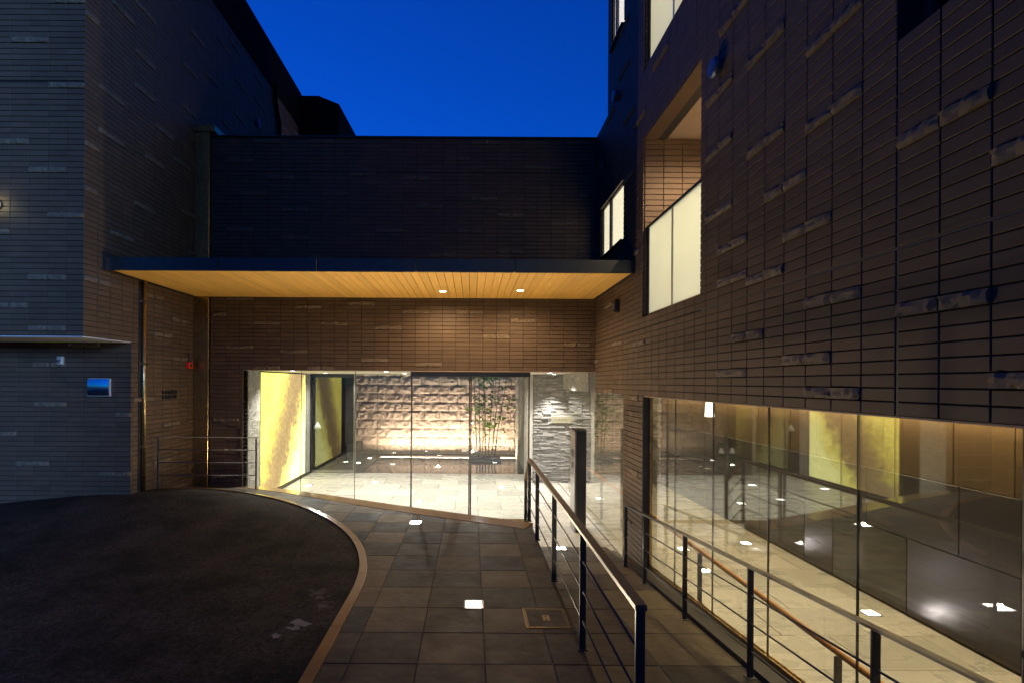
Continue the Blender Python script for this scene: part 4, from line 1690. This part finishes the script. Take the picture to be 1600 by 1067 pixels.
# lamp at the far left
zc = CAMZ + (PY - 325) * YF / F
xc = (-5 - PX) * YF / F
t = thing('wall_lamp', 'lit wall lamp on the pale front of the left wing at the frame edge', 'lamp', (xc, YF, zc))
MB().lathe((xc, YF - .002, zc), [(.06, 0), (.06, -.02), (.03, -.03), (.03, -.05)], 'Y', 18).obj('base', 'steel_black', t)
MB().lathe((xc, YF - .09, zc), [(.012, -.06), (.045, -.045), (.055, 0), (.045, .045), (.012, .06)], 'Z', 18).obj('globe', 'lens_lamp', t, smooth=True)


# ------------------------------------------------------------------ railings
def posts_of(root, pts, w_, t_, mat='steel_black', along='y'):
    for (x, y, z0_, z1_) in pts:
        o = MB().cbox(x - w_ / 2, x + w_ / 2, y - t_ / 2, y + t_ / 2, z0_, z1_, .002).obj('post', mat, root)
        MB().cbox(x - w_ / 2 - .012, x + w_ / 2 + .012, y - t_ / 2 - .02, y + t_ / 2 + .02, z0_ - .002, z0_ + .008, .002).obj('base_plate', mat, o)


XA = 0.79
RH = 0.83
t = thing('railing', 'black steel railing with brown flat handrail along the terrace edge', 'railing', (XA, 4.6, 0))
ay = [2.38, 3.60, 4.85, 6.10, 6.93]
posts_of(t, [(XA, y, 0.0, RH - .012) for y in ay], .045, .016)
posts_of(t, [(XA, 7.38, FL, .46)], .045, .016)
MB().cbox(XA - .028, XA + .028, 2.36, 6.94, RH - .012, RH + .018, .004).obj('handrail', 'wood_rail_dark', t)
MB().bar((XA, 6.935, RH + .002), (XA, 7.42, .455), .05, .028).obj('handrail', 'wood_rail_dark', t)
for k in (1, 2, 3):
    z = RH * (1 - k * .252)
    MB().tube([(XA, 2.38, z), (XA, 6.93, z)], .007, 8).obj('rod', 'steel_black', t, smooth=True)
    MB().tube([(XA, 6.93, z), (XA, 7.38, z - .37)], .007, 8).obj('rod', 'steel_black', t, smooth=True)

XS = 1.98
t = thing('railing', 'black steel railing with thin rods beside the glazed corridor wall', 'railing', (XS, 4.5, -.3))
by_ = [1.40, 2.50, 3.62, 4.73, 5.82, 6.545]
posts_of(t, [(XS, y, ramp_z(y), ramp_z(y) + .78) for y in by_], .042, .016)
MB().bar((XS, 1.36, ramp_z(1.36) + .787), (XS, 6.57, ramp_z(6.57) + .787), .045, .014).obj('handrail', 'steel_black', t)
for k in (1, 2, 3):
    zo = .78 * (1 - k * .252)
    MB().tube([(XS, 1.40, ramp_z(1.4) + zo), (XS, 6.545, ramp_z(6.545) + zo)], .0065, 8).obj('rod', 'steel_black', t, smooth=True)

pL, pR_ = (-4.68, 7.66), (-3.62, 8.62)
t = thing('railing', 'short thin steel railing in front of the left corner strip', 'railing', (-4.15, 8.1, 0))
z0_, z1_ = bump(*pL), bump(*pR_)
posts_of(t, [(pL[0], pL[1], z0_, z0_ + .77), (pR_[0], pR_[1], z1_, z1_ + .85)], .022, .03)
zt0, zt1 = z0_ + .78, z1_ + .86
dv = Vector((pR_[0] - pL[0], pR_[1] - pL[1])).normalized() * .04
MB().bar((pL[0] - dv.x, pL[1] - dv.y, zt0), (pR_[0] + dv.x, pR_[1] + dv.y, zt1), .035, .012).obj('handrail', 'steel_black', t)
for k in (1, 2, 3):
    f_ = 1 - k * .245
    MB().tube([(pL[0], pL[1], z0_ + .78 * f_), (pR_[0], pR_[1], z1_ + .86 * f_)], .0075, 8).obj('rod', 'steel_black', t, smooth=True)

t = thing('handrail', 'round orange wooden handrail on steel posts inside the corridor glass', 'handrail', (2.35, 5, FL))
MB().tube([(2.35, .6, .16), (2.35, 3, .16), (2.35, 6.3, .16), (2.35, 11.5, .16)], .021, 14).obj('rail', 'wood_rail', t, smooth=True)
for y in (1.3, 3.27, 5.25, 7.2, 9.2, 11.2):
    MB().cbox(2.328, 2.372, y - .009, y + .009, FL, .135, .002).obj('post', 'steel_black', t)

# steps hidden behind the terrace edge, beside the descending handrail
st = MB().prism([(-0.3, 7.36), (0.78, 6.86), (0.78, 7.05), (-0.3, 7.55)], FL, -.19).prism([(-0.3, 7.552), (0.78, 7.052), (0.78, 7.25), (-0.3, 7.75)], FL, -.385).obj('steps', 'granite_polished')
struct(st)


# ------------------------------------------------------------------ lamps
def ground_light(x, y, z, label, power=0.0, tilt=0.0, size=.065, ang=176, col=(1.0, .80, .54)):
    t = thing('ground_light', label, 'light', (x, y, z), 'recessed ground lights')
    m = MB()
    s, f_ = size, .018
    m.box(x - s - f_, x + s + f_, y - s - f_, y - s, z - .02, z + .004)
    m.box(x - s - f_, x + s + f_, y + s, y + s + f_, z - .02, z + .004)
    m.box(x - s - f_, x - s, y - s, y + s, z - .02, z + .004)
    m.box(x + s, x + s + f_, y - s, y + s, z - .02, z + .004)
    m.obj('frame', 'steel_satin', t)
    MB().add([(x + a * s * k, y + b * s * k, z + h) for k, h in ((.99, -.01), (.99, .005), (.85, .009), (.4, .011)) for a, b in ((-1, -1), (1, -1), (1, 1), (-1, 1))],
             [(4 * j + i, 4 * j + (i + 1) % 4, 4 * j + 4 + (i + 1) % 4, 4 * j + 4 + i) for j in range(3) for i in range(4)] + [(12, 13, 14, 15)]) \
        .obj('lens', 'lens_white', t)
    if power:
        spot('uplight', (x, y, z + .02), (x, y + tilt, z + 2), power, col, ang, .15, t, .05)


ground_light(-.73, 6.80, .006, 'lit square ground light in the terrace paving near the entrance edge strip', 260)
ground_light(.03, 4.31, .002, 'large lit square ground light in the terrace paving nearest the camera', 65)
ground_light(1.33, 7.55, FL + .012, 'lit ground light at the foot of the ramp behind the terrace railing', 18)
ground_light(-3.82, 12.0, FL + .004, 'lit lobby floor light beside the yellow panel')
ground_light(-2.33, 12.4, FL + .004, 'lit lobby floor light in front of the courtyard door')
ground_light(-1.07, 10.5, FL + .004, 'lit lobby floor light behind the left sliding door')
ground_light(.72, 11.95, FL + .004, 'lit lobby floor light behind the right sliding door')
ground_light(-1.60, 9.45, FL + .004, 'lit lobby floor light just inside the glass left of the doors')
ground_light(-2.66, 9.95, FL + .004, 'lit lobby floor light inside the glass near the stone jamb')
ground_light(2.73, 10.86, FL + .004, 'lit floor light behind the glass next to the slate ledger wall')
ground_light(4.23, 7.87, FL + .004, 'lit corridor floor light at the dark panels, farther one', 14, 0, .06, 176, (1, .95, 1))
ground_light(3.08, 6.70, FL + .004, 'lit corridor floor light in the middle of the corridor behind the railing', 14, 0, .06, 176, (1, .95, 1))
ground_light(4.29, 5.49, FL + .004, 'lit corridor floor light at the dark panels, nearer one', 14, 0, .06, 176, (1, .95, 1))
ground_light(4.29, 3.3, FL + .004, 'corridor floor light beside the panel wall beyond the right frame edge', 14, 0, .06, 176, (1, .95, 1))
ground_light(-3.40, 15.45, FL + .004, 'small lit floor light in front of the cube seat on the courtyard path', 6, 0, .05)
ground_light(-3.25, 16.4, FL + .004, 'small lit floor light beside the cube seat on the courtyard path', 0, 0, .05)


def downlight(x, y, z, label, power, col, ang=120, lens='lens_white', group='ceiling downlights', r_=.055, blend=.7):
    t = thing('downlight', label, 'light', (x, y, z), group)
    MB().lathe((x, y, z), [(r_ + .018, 0), (r_ + .018, -.004), (r_, -.007), (r_, 0)], 'Z', 24).obj('trim_ring', 'plaster_white', t)
    MB().lathe((x, y, z), [(r_ - .002, -.0085), (.01, -.0085), (.01, -.004), (r_ - .002, -.004)], 'Z', 24).obj('lens', lens, t)
    spot('lamp', (x, y, z - .02), (x, y, z - 2), power, col, ang, blend, t, .05)


WARM = (1.0, .70, .40)
NEUT = (1.0, .965, .90)
downlight(-.47, 8.20, SOF, 'lit round canopy downlight, left one of the two', 105, WARM, 168, 'lens_warm', 'canopy downlights')
downlight(.76, 8.08, SOF, 'lit round canopy downlight, right one of the two', 105, WARM, 168, 'lens_warm', 'canopy downlights')
for i, (x, y, lab) in enumerate(((-3.5, 10.0, 'lobby ceiling downlight at the near end of the yellow panel'),
                                 (-3.6, 12.6, 'lobby ceiling downlight at the courtyard door'),
                                 (-1.7, 10.2, 'lobby ceiling downlight left of the sliding doors'),
                                 (-1.6, 12.2, 'lobby ceiling downlight deep in the lobby left of centre'),
                                 (.1, 10.2, 'lobby ceiling downlight just inside the sliding doors'),
                                 (.2, 12.3, 'lobby ceiling downlight near the bamboo side'),
                                 (1.6, 10.5, 'lobby ceiling downlight over the doorway by the stone beam'))):
    downlight(x, y, 2.079, lab, 310 if i < 6 else 220, NEUT, 164 if y > 12 else 130, r_=.05)
downlight(1.95, 12.15, 2.079, 'ceiling downlight washing the slate ledger wall', 420, (1, .95, .85), 78, r_=.05)
for i, (y, lab) in enumerate(((2.2, 'corridor ceiling downlight beyond the right frame edge'), (4.6, 'corridor ceiling downlight above the nearer panels'),
                              (7.0, 'corridor ceiling downlight above the middle panels'), (9.2, 'corridor ceiling downlight at the far panels'))):
    downlight(3.3, y, 2.049, lab, 280 if i < 3 else 80, (1, .88, .64), 98, r_=.05)
# pendant lamp in the corridor
pyy = 8.0
pxx = (1109 - PX) * pyy / F
t = thing('pendant_lamp', 'bright white glass pendant lamp hanging inside the corridor', 'lamp', (pxx, pyy, 2.04))
zt = CAMZ - (618 - PY) * pyy / F
zb = CAMZ - (648 - PY) * pyy / F
MB().lathe((pxx, pyy, 0), [(.04, zt), (.052, zt - .01), (.072, zb), (.066, zb)], 'Z', 24).obj('shade', 'pendant_glass', t, smooth=False)
MB().tube([(pxx, pyy, zt), (pxx, pyy, 2.045)], .006, 8).obj('cord', 'black_plastic', t)
